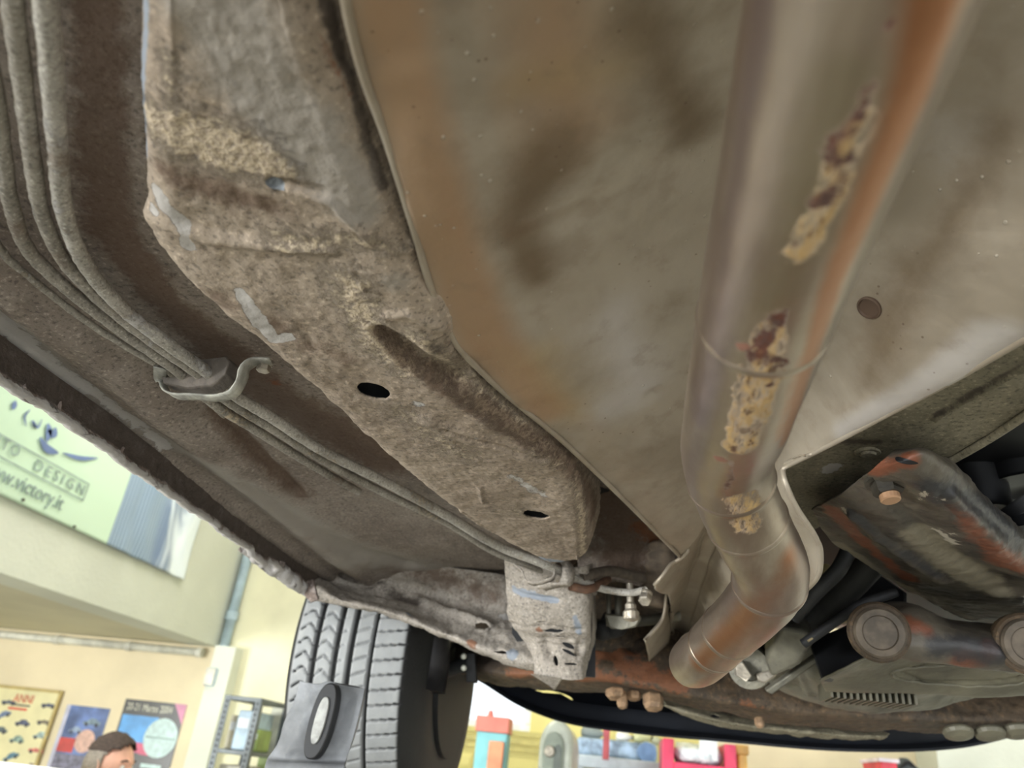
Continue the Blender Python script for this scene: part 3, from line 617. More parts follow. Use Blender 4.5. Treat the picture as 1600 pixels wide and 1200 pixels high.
# red box and dark bag
a = PY(1375, 1184, 4.1); b = PY(1401, 1187, 4.1)
rb = MB().box((a[0], 4.1, 0), (b[0], 4.4, a[2] - .012)).build('red_box', plain('box_red', (214, 52, 72), .45), bevel=.006); tag(rb, 'red upright box at the foot of the pale wall', 'box')
MB().box((a[0] - .008, 4.09, a[2] - .016), (b[0] + .008, 4.41, a[2])).build('lid', plain('box_lid', (226, 214, 222), .45), rb)
a = PY(1414, 1184, 4.6)
g = MB().lathe((a[0], 4.62, 0), (0, 0, 1), [(.12, 0), (.13, .4), (.11, a[2] - .15), (.07, a[2] - .05), (.02, a[2])], 20).build('dark_bag', plain('bag_dark', (62, 68, 72), .5), smooth=True); tag(g, 'dark grey bag standing right of the red box', 'bag')
MB().tube(resample([(a[0] - .05, 4.57, a[2] - .07), (a[0], 4.56, a[2] - .02), (a[0] + .05, 4.57, a[2] - .07)], 10), .008, 8).build('handle', M['dark'], g, smooth=True)

# ceiling lamps that carry the lights
for i, (x, y) in enumerate(((-1.9, 3.6), (-1.9, 0.2), (3.4, 3.6), (3.4, 0.2))):
    lm = MB().box((x - .8, y - .18, ZC - .06), (x + .8, y + .18, ZC)).build('ceiling_lamp', plain('lamp_body', (220, 220, 216), .4)); tag(lm, 'long white ceiling lamp ' + ('left' if x < 0 else 'right') + ' of the car, ' + ('nearer the back wall' if y > 2 else 'above the camera'), 'lamp', 'ceiling lamps')
    e = NT('lit_tube'); e.b.inputs['Emission Color'].default_value = (1, .97, .9, 1); e.b.inputs['Emission Strength'].default_value = 3; MB().tube([(x - .75, y, ZC - .08), (x + .75, y, ZC - .08)], .018).build('lamp_tube', e.done((240, 240, 235), .4), lm, smooth=True)

# ------------------------------------------------------------------ the man by the posters
def build_person():
    hc = PY(170, 1198, 3.35); hx, hy, hz = hc; hs = 1.0
    root = empty('person', (hx - .03, hy, 0), 'man with short dark brown hair shaved grey at the side, standing before the posters', 'person')
    skin = plain('skin', (226, 172, 148), .5, 0, .06, 20); shirt = plain('work_shirt', (62, 74, 96), .8, 0, .15, 30); trouser = plain('work_trousers', (52, 52, 56), .85, 0, .15, 30); shoe = plain('shoe_black', (34, 32, 32), .5)
    bx_, by_ = hx - .03, hy
    top = hz - .125
    def skinmesh(name, V, E_, R_, mat, lvl=2):
        me = bpy.data.meshes.new(name); me.from_pydata(V, E_, []); o = bpy.data.objects.new(name, me); COL.objects.link(o)
        md = o.modifiers.new('skin', 'SKIN'); md.use_smooth_shade = True
        for i, r in enumerate(R_): me.skin_vertices[0].data[i].radius = (r, r) if not isinstance(r, tuple) else r
        me.skin_vertices[0].data[0].use_root = True
        o.modifiers.new('sub', 'SUBSURF').levels = lvl; o.modifiers['sub'].render_levels = lvl
        me2 = bpy.data.meshes.new_from_object(o.evaluated_get(bpy.context.evaluated_depsgraph_get())); bpy.data.objects.remove(o); return me2
    k = top / 1.45
    def q(x, y, z): return (bx_ + x, by_ + y, z * k)
    V = [q(0, 0, .95), q(0, 0, 1.12), q(.01, 0, 1.30), q(.015, 0, 1.43), q(.02, 0, 1.49), q(.03, 0, 1.545)]
    R_ = [.15, .14, .165, .12, .062, .058]; E_ = [(0, 1), (1, 2), (2, 3), (3, 4), (4, 5)]
    for s in (-1, 1):
        b = len(V); V += [q(0, .19 * s, 1.40), q(-.03, .26 * s, 1.13), q(.06, .28 * s, .90), q(.08, .28 * s, .84)]; R_ += [.062, .05, .036, .03]; E_ += [(3, b), (b, b + 1), (b + 1, b + 2), (b + 2, b + 3)]
        b = len(V); V += [q(0, .1 * s, .86), q(.02, .11 * s, .48), q(-.02, .12 * s, .10), q(-.02, .12 * s, .05), q(.12, .13 * s, .035)]; R_ += [.098, .065, .048, .048, .04]; E_ += [(0, b), (b, b + 1), (b + 1, b + 2), (b + 2, b + 3), (b + 3, b + 4)]
    me = skinmesh('body', V, E_, R_, skin); body = link('body', me, None, root)
    me.materials.append(skin); me.materials.append(shirt); me.materials.append(trouser); me.materials.append(shoe)
    for f in me.polygons:
        z = f.center[2] / k; f.material_index = 3 if z < .085 else 2 if (z < .98 and abs(f.center[1] - by_) < .23) else 0 if (z > 1.475 or (abs(f.center[1] - by_) > .2 and z < 1.16)) else 1
    for s in (-1, 1):                                       # hands: palm and five curled fingers
        V = [q(.08, .28 * s, .84), q(.09, .28 * s, .80), q(.095, .28 * s, .765)]; R_ = [(.026, .018), (.036, .016), (.036, .015)]; E_ = [(0, 1), (1, 2)]
        for i, (o_, l) in enumerate(((-.028, .062), (-.009, .074), (.010, .070), (.028, .055))):
            b = len(V); V += [q(.095 + o_, .28 * s, .752), q(.097 + o_, (.28 - .006) * s, .752 - l * .5), q(.094 + o_, (.28 - .022) * s, .752 - l)]; R_ += [.0095, .009, .0075]; E_ += [(2, b), (b, b + 1), (b + 1, b + 2)]
        b = len(V); V += [q(.128, .272 * s, .80), q(.15, .262 * s, .765), q(.152, .254 * s, .738)]; R_ += [.011, .0105, .0085]; E_ += [(1, b), (b, b + 1), (b + 1, b + 2)]
        link('hand', skinmesh('hand', V, E_, R_, skin), skin, root)
    # head facing +x
    def headpt(th, ph):                                    # th around z from +x, ph from the crown
        x, y, z = math.sin(ph) * math.cos(th), math.sin(ph) * math.sin(th), math.cos(ph)
        X, Y_, Z = x * .098, y * .078, z * .120
        if z < 0: X *= 1 + .02 * z; Y_ *= 1 + .30 * z; X += .018 * (-z) * (x > 0) * x
        if x > 0:
            X += .026 * math.exp(-((y / .16)**2 + ((z + .18) / .17)**2)) + .012 * math.exp(-((y / .2)**2 + ((z + .62) / .12)**2)) + .014 * math.exp(-((y / .3)**2 + ((z + .85) / .14)**2))
            X += .006 * math.exp(-((z - .2) / .1)**2) * x
            for e in (-1, 1): X -= .010 * math.exp(-(((y - .38 * e) / .16)**2 + ((z - .03) / .1)**2))
        else: X *= 1.06 if z > -.2 else 1.0
        return (hx + X, hy + Y_, hz + Z)
    n1, n2 = 48, 40; Vh = [headpt(2 * math.pi * i / n1, math.pi * (j + .02) / (n2 - 1 + .04)) for j in range(n2) for i in range(n1)]
    head = link('head', mesh('head', Vh, grid_faces(n2, n1, closed_v=True)), skin, root)
    hair = plain('hair_brown', (74, 60, 52), .8, 0, .3, 120, .003, 300); shave = plain('hair_shaved', (150, 140, 128), .85, 0, .2, 160)
    def cap(name, mat, cond, off):
        Vc = []; Fc = []
        for j in range(n2):
            for i in range(n1):
                th = 2 * math.pi * i / n1; ph = math.pi * (j + .02) / (n2 - 1 + .04); p = np.array(headpt(th, ph)); c = np.array([hx, hy, hz]); d = (p - c) / np.linalg.norm(p - c)
                Vc.append(p + d * (off * (1 + .5 * mnoise.noise(Vector(p) * 60))))
        for f in grid_faces(n2, n1, closed_v=True):
            if all(cond(np.array(Vc[v]) - np.array([hx, hy, hz])) for v in f): Fc.append(f)
        us = sorted({v for f in Fc for v in f}); mp = {v: i for i, v in enumerate(us)}
        o = link(name, mesh(name, [Vc[v] for v in us], [tuple(mp[v] for v in f) for f in Fc]), mat, head); o.modifiers.new('t', 'SOLIDIFY').thickness = .006; return o
    cap('hair', hair, lambda d: d[2] > .052 + .35 * max(0, d[0] - .03) and d[0] < .078, .012)
    cap('shaved_hair', shave, lambda d: -.045 < d[2] < .066 and d[0] < .018 + .2 * d[2], .003)
    for s in (-1, 1):
        e = MB().lathe((hx - .012, hy + .072 * s, hz - .012), (-.25, s, .1), [(.004, .0), (.026, .006), (.031, .014), (.022, .012), (.008, .006)], 18)
        for i, v in enumerate(e.V): v[2] = hz - .012 + (v[2] - hz + .012) * 1.25
        e.build('ear', skin, head, smooth=True)
        MB().lathe((hx + .083, hy + .031 * s, hz + .004), (1, .2 * s, 0), [(.002, .006), (.011, .003), (.0125, -.004)], 14).build('eye', plain('eye_white', (232, 228, 222), .2), head, smooth=True)
        MB().tube(resample([(hx + .093, hy + .014 * s, hz + .026), (hx + .093, hy + .032 * s, hz + .031), (hx + .082, hy + .05 * s, hz + .026)], 8), .0035, 8).build('eyebrow', hair, head, smooth=True)
    MB().tube(resample([(hx + .097, hy - .024, hz - .074), (hx + .110, hy, hz - .073), (hx + .097, hy + .024, hz - .074)], 9), .0055, 8).build('lips', plain('lips', (188, 112, 104), .5), head, smooth=True)
build_person()

# ================================================================== the car on the lift
CAR = empty('car', (0.22, 0.0, H + .2), 'old car raised on a lift, seen from below along its dirty underside', 'car')
def rel(z): return z + H

# ---- floor pan, left of the tunnel (a stamped sheet running along the car)
prof = [(-.545, .258), (-.52, .261), (-.503, .262), (-.496, .270), (-.482, .273), (-.468, .268), (-.452, .2615), (-.438, .262), (-.420, .272), (-.39, .284), (-.35, .290), (-.30, .294), (-.24, .298), (-.16, .302), (-.11, .306), (-.075, .33), (-.04, .40), (.04, .43), (.12, .43)]
ys = [-.35, 0, .4, .8, 1.15, 1.3]
cur = [[w3(x, y, z + (.012 if y > 1.2 and x > -.35 else 0)) for y in ys] for x, z in prof]
s = Surf(loft(cur, 150, 360))
s.push([(332, 640, 14), (370, 672, 17), (420, 725, 18), (470, 772, 14)], .010); s.push([(440, 742, 9), (485, 770, 9)], -.006)
s.push([(380, 765, 22), (470, 825, 26), (560, 865, 28), (640, 885, 26)], .010)
s.push([(240, 560, 26), (330, 660, 30)], .004)
s.push([(40, 480, 20), (110, 560, 24), (220, 650, 22)], .003)
s.rough(6, .003); s.rough(30, .0012); s.rough(120, .0005)
s.stain('brown', [(150, -20, 70), (160, 200, 75), (170, 350, 70), (250, 470, 60), (420, 610, 90), (600, 720, 100)], 1.1)
s.stain('grey', [(20, 505, 60), (110, 590, 55), (230, 670, 50), (330, 735, 60), (440, 800, 70), (560, 870, 80), (700, 900, 70)], 1.0)
s.stain('pale', [(-10, 480, 46), (20, 515, 46), (60, 560, 42), (110, 600, 30)], .95); s.stain('pale', [(130, 605, 26), (200, 650, 22), (260, 700, 18)], .85)
s.stain('dark_tone', [(10, 575, 40), (90, 630, 36), (200, 715, 40), (340, 800, 36), (470, 900, 40)], .9)  # last: darker band along the groove inside the flange
s.stain('brown', [(332, 640, 40), (400, 700, 50), (470, 772, 40)], .9); s.stain('brown', [(375, 765, 34), (470, 828, 40), (560, 870, 44), (650, 900, 40)], 1.2)
s.stain('rust', [(430, 600, 26)], .5); s.stain('brown', [(980, 800, 190), (980, 900, 190)], 1.2); s.stain('rust', [(990, 850, 60), (1020, 780, 50)], .45)
s.build('floor_pan', M['floor'], CAR, .0012)

s = Surf(loft([[P(880, 672, .302), P(960, 740, .31), P(1090, 850, .315)], [PY(895, 780, 1.12), PY(970, 800, 1.15), PY(1100, 880, 1.2)], [PY(905, 905, 1.25), PY(980, 915, 1.27), PY(1110, 935, 1.3)]], 50, 70), down=False)
if s.n[..., 1].mean() > 0: s.n = -s.n; s.flip = True
s.rough(14, .006); s.rough(60, .0015); s.stain('brown', [(960, 780, 110), (980, 870, 90)], 1.0); s.stain('rust', [(1000, 820, 50), (1030, 850, 30)], .7)
s.build('tunnel_side', M['floor'], CAR, .0015)

# ---- sill flange: the flaking seam hanging at the car's edge
top_, bot = [], []
yy_ = np.linspace(-.4, 1.235, 300)
for i, y in enumerate(yy_):
    xw = -.497 - .018 * min(1, max(0, (y - .6) / .35)) + .003 * mnoise.noise(Vector((y * 9, 0, 0)))
    e = .0016 * mnoise.fractal(Vector((y * 55, 3, 0)), 1, 2, 4) + .003 * mnoise.noise(Vector((y * 16, 7, 1))) - (.006 if .97 < y < 1.02 else 0)
    end = max(0, (y - 1.15) / .085)
    top_.append((xw + .004 if y < .9 else xw + .004, y, .266)); bot.append((xw, y, .2345 + e + .016 * end ** 2))
cur = []
for q, w in ((0, 0), (.35, .001), (.72, .0025), (.90, .006), (1, .0075)):
    cur.append([w3(a[0] * (1 - q) + b[0] * q + w, a[1], a[2] * (1 - q) + b[2] * q) for a, b in zip(top_, bot)])
# then round the hem and back up on the outside
for q, w in ((1.02, .001), (1.0, -.004), (.9, -.0055), (.5, -.005), (0, -.005)):
    cur.append([w3(a[0] * (1 - q) + b[0] * q + w, a[1], a[2] * (1 - q) + b[2] * q) for a, b in zip(top_, bot)])
A = np.array(cur); n_ = fnoise(A.reshape(-1, 3), 90, 4).reshape(A.shape[:2]); A[1:, :, 0] += n_[1:] * .0010; A[2:7, :, 2] += n_[2:7] * .0010
me = mesh('sill_flange', A.reshape(-1, 3), grid_faces(*A.shape[:2])); q = project(A.reshape(-1, 3))
gr = np.zeros(A.shape[:2]); gr[3:7] = .75; set_attr(me, 'pale', gr.reshape(-1)); g2 = np.zeros(A.shape[:2]); g2[:3] = .8; set_attr(me, 'dark_tone', g2.reshape(-1))  # upper rows of the flange are darker
fl = link('sill_flange', me, M['flange'], CAR)
# curled flakes of old sealer along the hem
fk = MB()
for k in range(12):
    y = random.uniform(.15, 1.2); i = np.argmin(abs(yy_ - y)); b = bot[i]; r = random.uniform(.001, .0024)
    pts = [np.array(w3(b[0] + .004 + r * math.cos(a) * (.7 + .6 * random.random()), y + 1.6 * r * math.sin(a) * (.7 + .6 * random.random()), b[2] + random.uniform(-.001, .012))) for a in np.linspace(0, 2 * math.pi, 7)[:-1]]
    r *= .6; fk.prism(pts, (.0012, .0008, .0006))
fk.build('sealer_flakes', M['flange'], fl, kind='stuff')
# crushed end of the flange in front of the tyre
cur = [[PY(380, 838, 1.02), PY(415, 858, 1.06), PY(450, 890, 1.10), PY(480, 915, 1.14), PY(496, 935, 1.16)],
       [PY(384, 846, 1.02), PY(420, 872, 1.05), PY(452, 900, 1.09), PY(478, 922, 1.13), PY(492, 938, 1.15)],
       [PY(372, 858, 1.02), PY(405, 885, 1.05), PY(440, 908, 1.09), PY(465, 924, 1.12), PY(488, 940, 1.15)]]
s = Surf(loft(cur, 24, 70)); s.rough(70, .004, 4); s.rough(25, .004)
s.stain('pale', [(390, 865, 30), (440, 900, 30), (480, 928, 22)], .9)
s.build('crushed_seam', M['flange'], fl, .003)
s = Surf(loft([[PY(488, 905, 1.13), PY(492, 920, 1.12), PY(496, 938, 1.13)], [PY(470, 915, 1.15), PY(476, 930, 1.13), PY(486, 942, 1.14)]], 12, 20)); s.build('curled_lip', M['flange'], fl, .004)

# ---- wheel-arch closing panel, from the flange's end to the jacking bracket
A0 = [PY(455, 872, 1.22), PY(520, 905, 1.26), PY(600, 922, 1.29), PY(690, 942, 1.31), PY(790, 968, 1.30), PY(850, 990, 1.28)]
A1 = [PY(480, 892, 1.205), PY(520, 920, 1.23), PY(600, 942, 1.25), PY(690, 970, 1.26), PY(790, 1000, 1.24), PY(850, 1015, 1.22)]
A2 = [PY(492, 922, 1.20), PY(530, 938, 1.205), PY(600, 955, 1.215), PY(690, 990, 1.225), PY(785, 1026, 1.22), PY(850, 1042, 1.205)]
A3 = [PY(494, 938, 1.21), PY(540, 948, 1.22), PY(608, 962, 1.235), PY(700, 1002, 1.245), PY(785, 1036, 1.245), PY(850, 1054, 1.225)]
Am = [P(392, 792, .290), P(490, 835, .297), P(600, 868, .300), P(700, 886, .302), P(790, 898, .303), P(860, 912, .303)]
s = Surf(loft([Am, A0, A1, A2, A3], 60, 200)); s.rough(20, .004); s.rough(70, .0016); s.rough(200, .0005)
s.push([(540, 900, 14), (640, 930, 20), (760, 975, 16)], -.008)
s.stain('dark_tone', [(480, 880, 26), (560, 905, 30), (650, 940, 26)], .8); s.stain('brown', [(560, 850, 60), (680, 900, 70), (770, 930, 50)], .7)  # darker band along the groove above the lip
s.stain('blue', [(800, 1020, 12)], .9); s.stain('blue', [(640, 960, 8)], .8); s.stain('rust', [(735, 1005, 10)], .9); s.stain('pale', [(790, 962, 12)], .8)
s.hole(755, 977, (.016, .0042), (1, 0, -.2)); s.hole(783, 1017, (.012, .0028), (1, 0, -.1))
s.build('wheel_arch_panel', M['arch'], CAR, .0016)

# ---- frame rail
RZ = [.252, .252, .252, .251, .249, .246, .244, .243, .243, .243, .243, .243, .242, .241]
RL = [(205, -140), (213, 0), (218, 150), (226, 300), (240, 385), (305, 455), (390, 530), (440, 572), (500, 622), (570, 686), (640, 746), (700, 792), (770, 838), (852, 880)]
RR = [(470, -140), (495, 0), (540, 150), (590, 300), (622, 380), (648, 450), (690, 520), (700, 575), (735, 618), (790, 662), (850, 706), (890, 748), (910, 800), (916, 872)]
ns = len(RZ); sec = []
for k in range(ns):
    a, b = P(*RL[k], RZ[k]), P(*RR[k], RZ[k]); d = b - a; w_ = np.linalg.norm(d); d /= w_; up_ = np.array([0, 0, 1.])
    row = [a - d * .012 + up_ * .052, a - d * .004 + up_ * .018, a + d * .002 + up_ * .004, a + d * .012, a + d * .22 * w_]
    row += [a + d * (w_ * q) for q in (.35, .5, .65)]
    row += [b - d * .22 * w_, b - d * .012 + up_ * .001, b - d * .002 + up_ * .006, b + d * .008 + up_ * .022, b + d * .018 + up_ * .056]
    sec.append(row)
cur = [[sec[k][i] for k in range(ns)] for i in range(len(sec[0]))]
g = loft(cur, 170, 420)
s = Surf(g)
s.push([(225, 330, 40), (330, 372, 26), (450, 384, 18), (640, 386, 16)], -.0035)
s.push([(598, 520, 24), (645, 560, 38), (720, 595, 38)], .011); s.push([(600, 495, 12), (640, 492, 12), (690, 512, 18)], -.003)
s.push([(450, 292, 14), (520, 315, 14), (580, 375, 10)], -.004); s.push([(430, 282, 16), (500, 300, 20)], .003)
s.push([(670, 655, 30), (760, 690, 34), (850, 720, 30)], -.005); s.push([(690, 672, 7), (850, 720, 8)], .003); s.push([(850, 690, 24)], .004)
s.push([(735, 582, 12)], -.007)
s.push([(720, 800, 6), (760, 850, 6)], -.002); s.push([(545, 420, 3), (570, 455, 3)], -.002)
s.push([(750, 760, 4), (755, 785, 4)], -.002)
s.rough(10, .0022); s.rough(45, .0010); s.rough(160, .0006)
s.stain('grey', [(330, -30, 170), (380, 100, 150), (470, 200, 130), (560, 320, 80)], 1.2); s.stain('grey', [(620, 440, 60)], .7)
s.stain('sand', [(245, 190, 60), (300, 215, 95), (380, 240, 95), (440, 265, 50)], 1.3); s.stain('sand', [(260, 80, 40), (265, 160, 40)], .6)
s.stain('brown', [(260, 270, 60), (330, 300, 80), (420, 320, 70)], .8); s.stain('brown', [(330, 460, 60), (450, 520, 90), (540, 560, 70)], .6)
s.stain('sand', [(440, 385, 60), (560, 375, 50), (620, 390, 30)], .7); s.stain('sand', [(540, 440, 70), (590, 540, 60), (640, 580, 50)], .85); s.stain('sand', [(620, 640, 70), (720, 710, 80)], .55)
s.stain('sand', [(650, 530, 50), (720, 600, 50), (800, 660, 40), (880, 720, 30)], .8)
s.stain('brown', [(590, 515, 24), (640, 560, 40), (720, 620, 46), (800, 670, 40), (870, 700, 34), (930, 800, 40)], 1.0)
s.stain('dark_tone', [(640, 510, 26), (700, 560, 30)], .5)
s.stain('sand', [(900, 740, 22), (910, 820, 18), (915, 870, 16)], .9); s.stain('sand', [(800, 800, 70)], .5)
s.stain('pale', [(375, 455, 10), (400, 495, 12), (422, 526, 10)], 1.6); s.stain('pale', [(425, 532, 7), (450, 526, 9)], 1.5)
s.stain('pale', [(246, 300, 15), (258, 325, 16), (285, 350, 14), (292, 385, 9)], 1.4); s.stain('pale', [(240, 325, 20)], .8)
s.stain('blue', [(222, -40, 15), (222, 100, 14), (226, 240, 8)], 1.3); s.stain('blue', [(428, 285, 12), (440, 288, 8)], 1.3); s.stain('dark_tone', [(428, 297, 10), (445, 298, 8)], .8)
s.stain('pale', [(655, 632, 12)], .7); s.stain('pale', [(740, 685, 10)], .7); s.stain('pale', [(850, 775, 16), (800, 745, 14)], .6); s.stain('blue', [(845, 872, 10), (880, 882, 6)], .9)
s.stain('dark_tone', [(500, -30, 30), (545, 120, 26), (600, 290, 22)], .9); s.stain('rust', [(500, 60, 18), (545, 150, 18)], .45)  # darker band along the rail's right edge
s.hole(584, 611, .0125); s.hole(838, 804, .0135)
rl_ = s.build('frame_rail', M['rail'], CAR, .0016)
for px, py in ((584, 611), (838, 804)):  # a black cup behind each hole paints its dark inside
    c_, _ = s.spot(px, py); MB().lathe(c_ + np.array([0, 0, .0035]), (0, 0, 1), [(.026, 0), (.026, .028), (.002, .03)], 24).build('x', M['void'], rl_) if False else link('hole_dark_cup', mesh('hole_dark_cup', *(lambda m: (m.V, m.F[:-2]))(MB().lathe(c_ + np.array([0, 0, .003]), (0, 0, 1), [(.024, 0), (.024, .03), (.0005, .031)], 24))), M['void'], rl_)

# ---- jacking bracket: the rail's drop-down end with its slots
B0 = [PY(788, 872, 1.06), PY(820, 880, 1.055), PY(860, 886, 1.05), PY(900, 886, 1.05), PY(914, 884, 1.055), PY(921, 882, 1.09), PY(926, 880, 1.2)]
B1 = [PY(792, 930, 1.10), PY(815, 940, 1.085), PY(860, 945, 1.08), PY(900, 945, 1.08), PY(915, 944, 1.085), PY(923, 942, 1.12), PY(930, 940, 1.24)]
B2 = [PY(798, 976, 1.14), PY(818, 980, 1.12), PY(860, 984, 1.11), PY(900, 984, 1.11), PY(917, 984, 1.115), PY(924, 984, 1.15), PY(932, 982, 1.27)]
B3 = [PY(822, 1005, 1.16), PY(840, 1006, 1.145), PY(870, 1008, 1.14), PY(900, 1006, 1.14), PY(917, 1008, 1.145), PY(923, 1006, 1.18), PY(930, 1004, 1.29)]
B4 = [PY(834, 1034, 1.15), PY(845, 1036, 1.14), PY(870, 1040, 1.135), PY(895, 1042, 1.135), PY(908, 1040, 1.14), PY(914, 1038, 1.18), PY(922, 1034, 1.29)]
B5 = [PY(834, 1053, 1.15), PY(845, 1056, 1.14), PY(870, 1060, 1.135), PY(895, 1063, 1.135), PY(906, 1062, 1.14), PY(911, 1060, 1.18), PY(916, 1054, 1.29)]
s = Surf(loft([B0, B1, B2, B3, B4, B5], 120, 110), down=False)
if s.n[..., 1].mean() > 0: s.n = -s.n; s.flip = True
s.push([(800, 922, 8), (830, 932, 7), (870, 938, 7)], .004); s.push([(855, 1002, 18), (860, 1020, 16)], .005); s.push([(840, 1000, 6), (900, 1002, 6)], -.003)
s.push([(905, 1014, 12)], .006); s.push([(896, 1000, 8)], -.005); s.push([(800, 975, 8), (850, 978, 10), (910, 985, 8)], .003)
s.rough(40, .0022); s.rough(150, .0006)
s.stain('blue', [(805, 920, 8), (830, 928, 8), (870, 938, 6)], 1.0); s.stain('blue', [(900, 965, 10), (905, 990, 8)], .7); s.stain('rust', [(842, 985, 7)], .9); s.stain('sand', [(880, 900, 30)], .6); s.stain('dark_tone', [(925, 960, 14), (925, 1010, 12)], .8)  # darker down the bracket's right side
s.hole(866, 987, (.0135, .0042), (1, 0, .12)); s.hole(870, 996, (.0125, .0016), (1, 0, -.12)); s.hole(888, 1009, (.010, .003), (1, 0, -.35)); s.hole(890, 1020, (.012, .0024), (1, 0, -.35)); s.hole(868, 1031, (.0028, .009), (1, 0, .35)); s.hole(893, 1037, (.010, .002), (1, 0, .1)); s.hole(847, 972, (.008, .0014), (1, 0, .1))
jb_ = s.build('jacking_bracket', M['arch'], CAR, .0016)
g = MB().box((0, 0, 0), (1, 1, 1)); g.V = []; g.F = []
tt = [PY(828, 1053, 1.135), PY(850, 1056, 1.13), PY(878, 1060, 1.13), PY(872, 1068, 1.16), PY(866, 1078, 1.17), PY(856, 1070, 1.16), PY(840, 1060, 1.15)]
MB().prism(tt, (0, .018, .002)).build('folded_tab', M['arch'], jb_, bevel=.001)
MB().prism([PY(800, 890, 1.24), PY(930, 890, 1.24), PY(930, 1058, 1.24), PY(838, 1052, 1.24), PY(800, 990, 1.24)], (0, .01, 0)).build('dark_backing', M['void'], jb_)  # black sheet behind the slots, standing for the dark inside

# ---- heat shield in the tunnel
SL = [P(528, -140, .255), P(540, 0, .255), P(566, 110, .256), P(600, 205, .257), P(640, 335, .257), P(688, 488, .256), P(715, 540, .256), P(760, 588, .257), P(880, 690, .258), P(970, 776, .258), P(1066, 873, .258)]
SRp = [w3(.34, .02, .262), w3(.315, .12, .262), w3(.295, .21, .262), w3(.278, .29, .262), w3(.258, .36, .261), P(1600, 530, .26), P(1545, 562, .26), P(1500, 588, .26), P(1400, 640, .26), P(1310, 688, .26), P(1222, 732, .26)]
hm = [.10, .10, .10, .098, .095, .09, .085, .077, .064, .048, .033]
shp = [(0, 0), (.012, .012), (.04, .045), (.10, .13), (.2, .32), (.32, .60), (.43, .86), (.53, .985), (.62, .99), (.72, .88), (.82, .58), (.90, .25), (.955, .06), (.98, .01), (1, 0)]
cur = []
for u, hgt in shp: cur.append([l * (1 - u) + r * u + np.array([0, 0, k * hgt]) for l, r, k in zip(SL, SRp, hm)])
G1 = loft(cur, 170, 260)
NL = [SL[-1], P(1050, 880, .25), P(1040, 893, .238), PY(1041, 930, 1.16), PY(1036, 965, 1.17), PY(1008, 1001, 1.16)]
NR = [SRp[-1], P(1226, 750, .247), P(1236, 775, .236), P(1281, 858, .205), P(1281, 892, .192), P(1238, 940, .176)]
hn = [.033, .029, .023, .016, .011, .008]
cur = []
for u, hgt in shp: cur.append([l * (1 - u) + r * u + np.array([0, 0.02 * hgt * k / .055, kk * hgt]) for k, (l, r, kk) in enumerate(zip(NL, NR, hn))])
for c_, (u, hgt) in zip(cur, shp): c_[0] = SL[-1] * (1 - u) + SRp[-1] * u + np.array([0, 0, hm[-1] * hgt])
G2 = loft(cur, 170, 90)
G = np.concatenate([G1, G2[:, 1:]], axis=1)
s = Surf(G)
s.push([(800, 380, 50), (900, 340, 40)], .003); s.push([(640, 120, 60), (700, 350, 70), (820, 560, 60)], -.003); s.push([(860, 640, 60), (980, 760, 50)], .003); s.push([(1020, 620, 26)], .003)
s.rough(9, .0035); s.rough(28, .0009)
s.stain('tan', [(600, -20, 90), (640, 180, 80), (690, 360, 80), (760, 530, 70), (860, 640, 50)], 1.3); s.stain('tan', [(860, 0, 140), (900, 200, 140)], .7)
s.stain('umber', [(860, 240, 120), (800, 350, 90), (840, 430, 60)], .9); s.stain('umber', [(1000, 30, 130), (1080, 200, 80)], .9); s.stain('ochre', [(820, 130, 90), (960, 110, 100)], .7)  # darker brown zones across the shield
s.stain('silver_lit', [(960, 500, 120), (1000, 600, 90), (950, 640, 80)], .8); s.stain('ochre', [(840, 560, 80), (900, 650, 60)], .8)
s.stain('silver_lit', [(1500, 590, 60), (1560, 540, 80), (1420, 630, 50), (1330, 680, 40)], 1.4); s.stain('silver_lit', [(1480, 200, 120)], .5); s.stain('umber', [(1420, 420, 90), (1350, 600, 60), (1560, 200, 90)], .7)  # pale right edge paints the bright edge light into the shield
hs_ = s.build('heat_shield', M['shield'], CAR, .0022)
# rolled rims along both edges
for pts in (G[0, ::3], G[-1, ::3]): tube('rolled_rim', pts, .0024, M['shield'], hs_, 10)
# round plug in the shield's right flank
c_, _ = s.spot(1361, 480); i_ = np.argmin(np.linalg.norm(s.g.reshape(-1, 3) - c_, axis=1)); n_ = s.n.reshape(-1, 3)[i_]
MB().lathe(c_, n_, [(.0085, -.002), (.0085, .0012), (.0072, .0016), (.0066, .0004), (.002, .0002)], 24).build('shield_plug', plain('plug_brown', (88, 70, 56), .6, .3), hs_, label='dark round plug')

# ---- exhaust pipe
def mid(px, py, y): return PY(px, py, y)
PZ = .19
pp = [w3(.056, -.25, PZ), w3(.056, 0, PZ), w3(.0565, .15, PZ), w3(.0575, .30, PZ), w3(.059, .40, .1885)]
e1 = PY(1137, 722, .475); e2 = PY(1150, 775, .515); e3 = PY(1178, 835, .56); e4 = PY(1203, 888, .605); e5 = PY(1200, 918, .632); e6 = PY(1178, 948, .675); e7 = PY(1130, 995, .76); e8 = PY(1092, 1032, .84); e9 = PY(1082, 1036, .88); e10 = PY(1090, 1020, .95)
path = resample(pp + [e1, e2, e3, e4, e5, e6, e7, e8, e9, e10], 260)
L_ = np.concatenate([[0], np.cumsum(np.linalg.norm(np.diff(path, axis=0), axis=1))])
rad = np.full(len(path), .0292)
q = project(path)
rings = []
for (px, py) in ((1190, 500), (1143, 748), (1167, 815), (1203, 912), (1140, 985), (1115, 1008)):
    i = np.argmin((q[:, 0] - px)**2 + (q[:, 1] - py)**2 + (0 if py < 900 else 0)); rings.append(i)
i2, i3 = rings[1], rings[2]
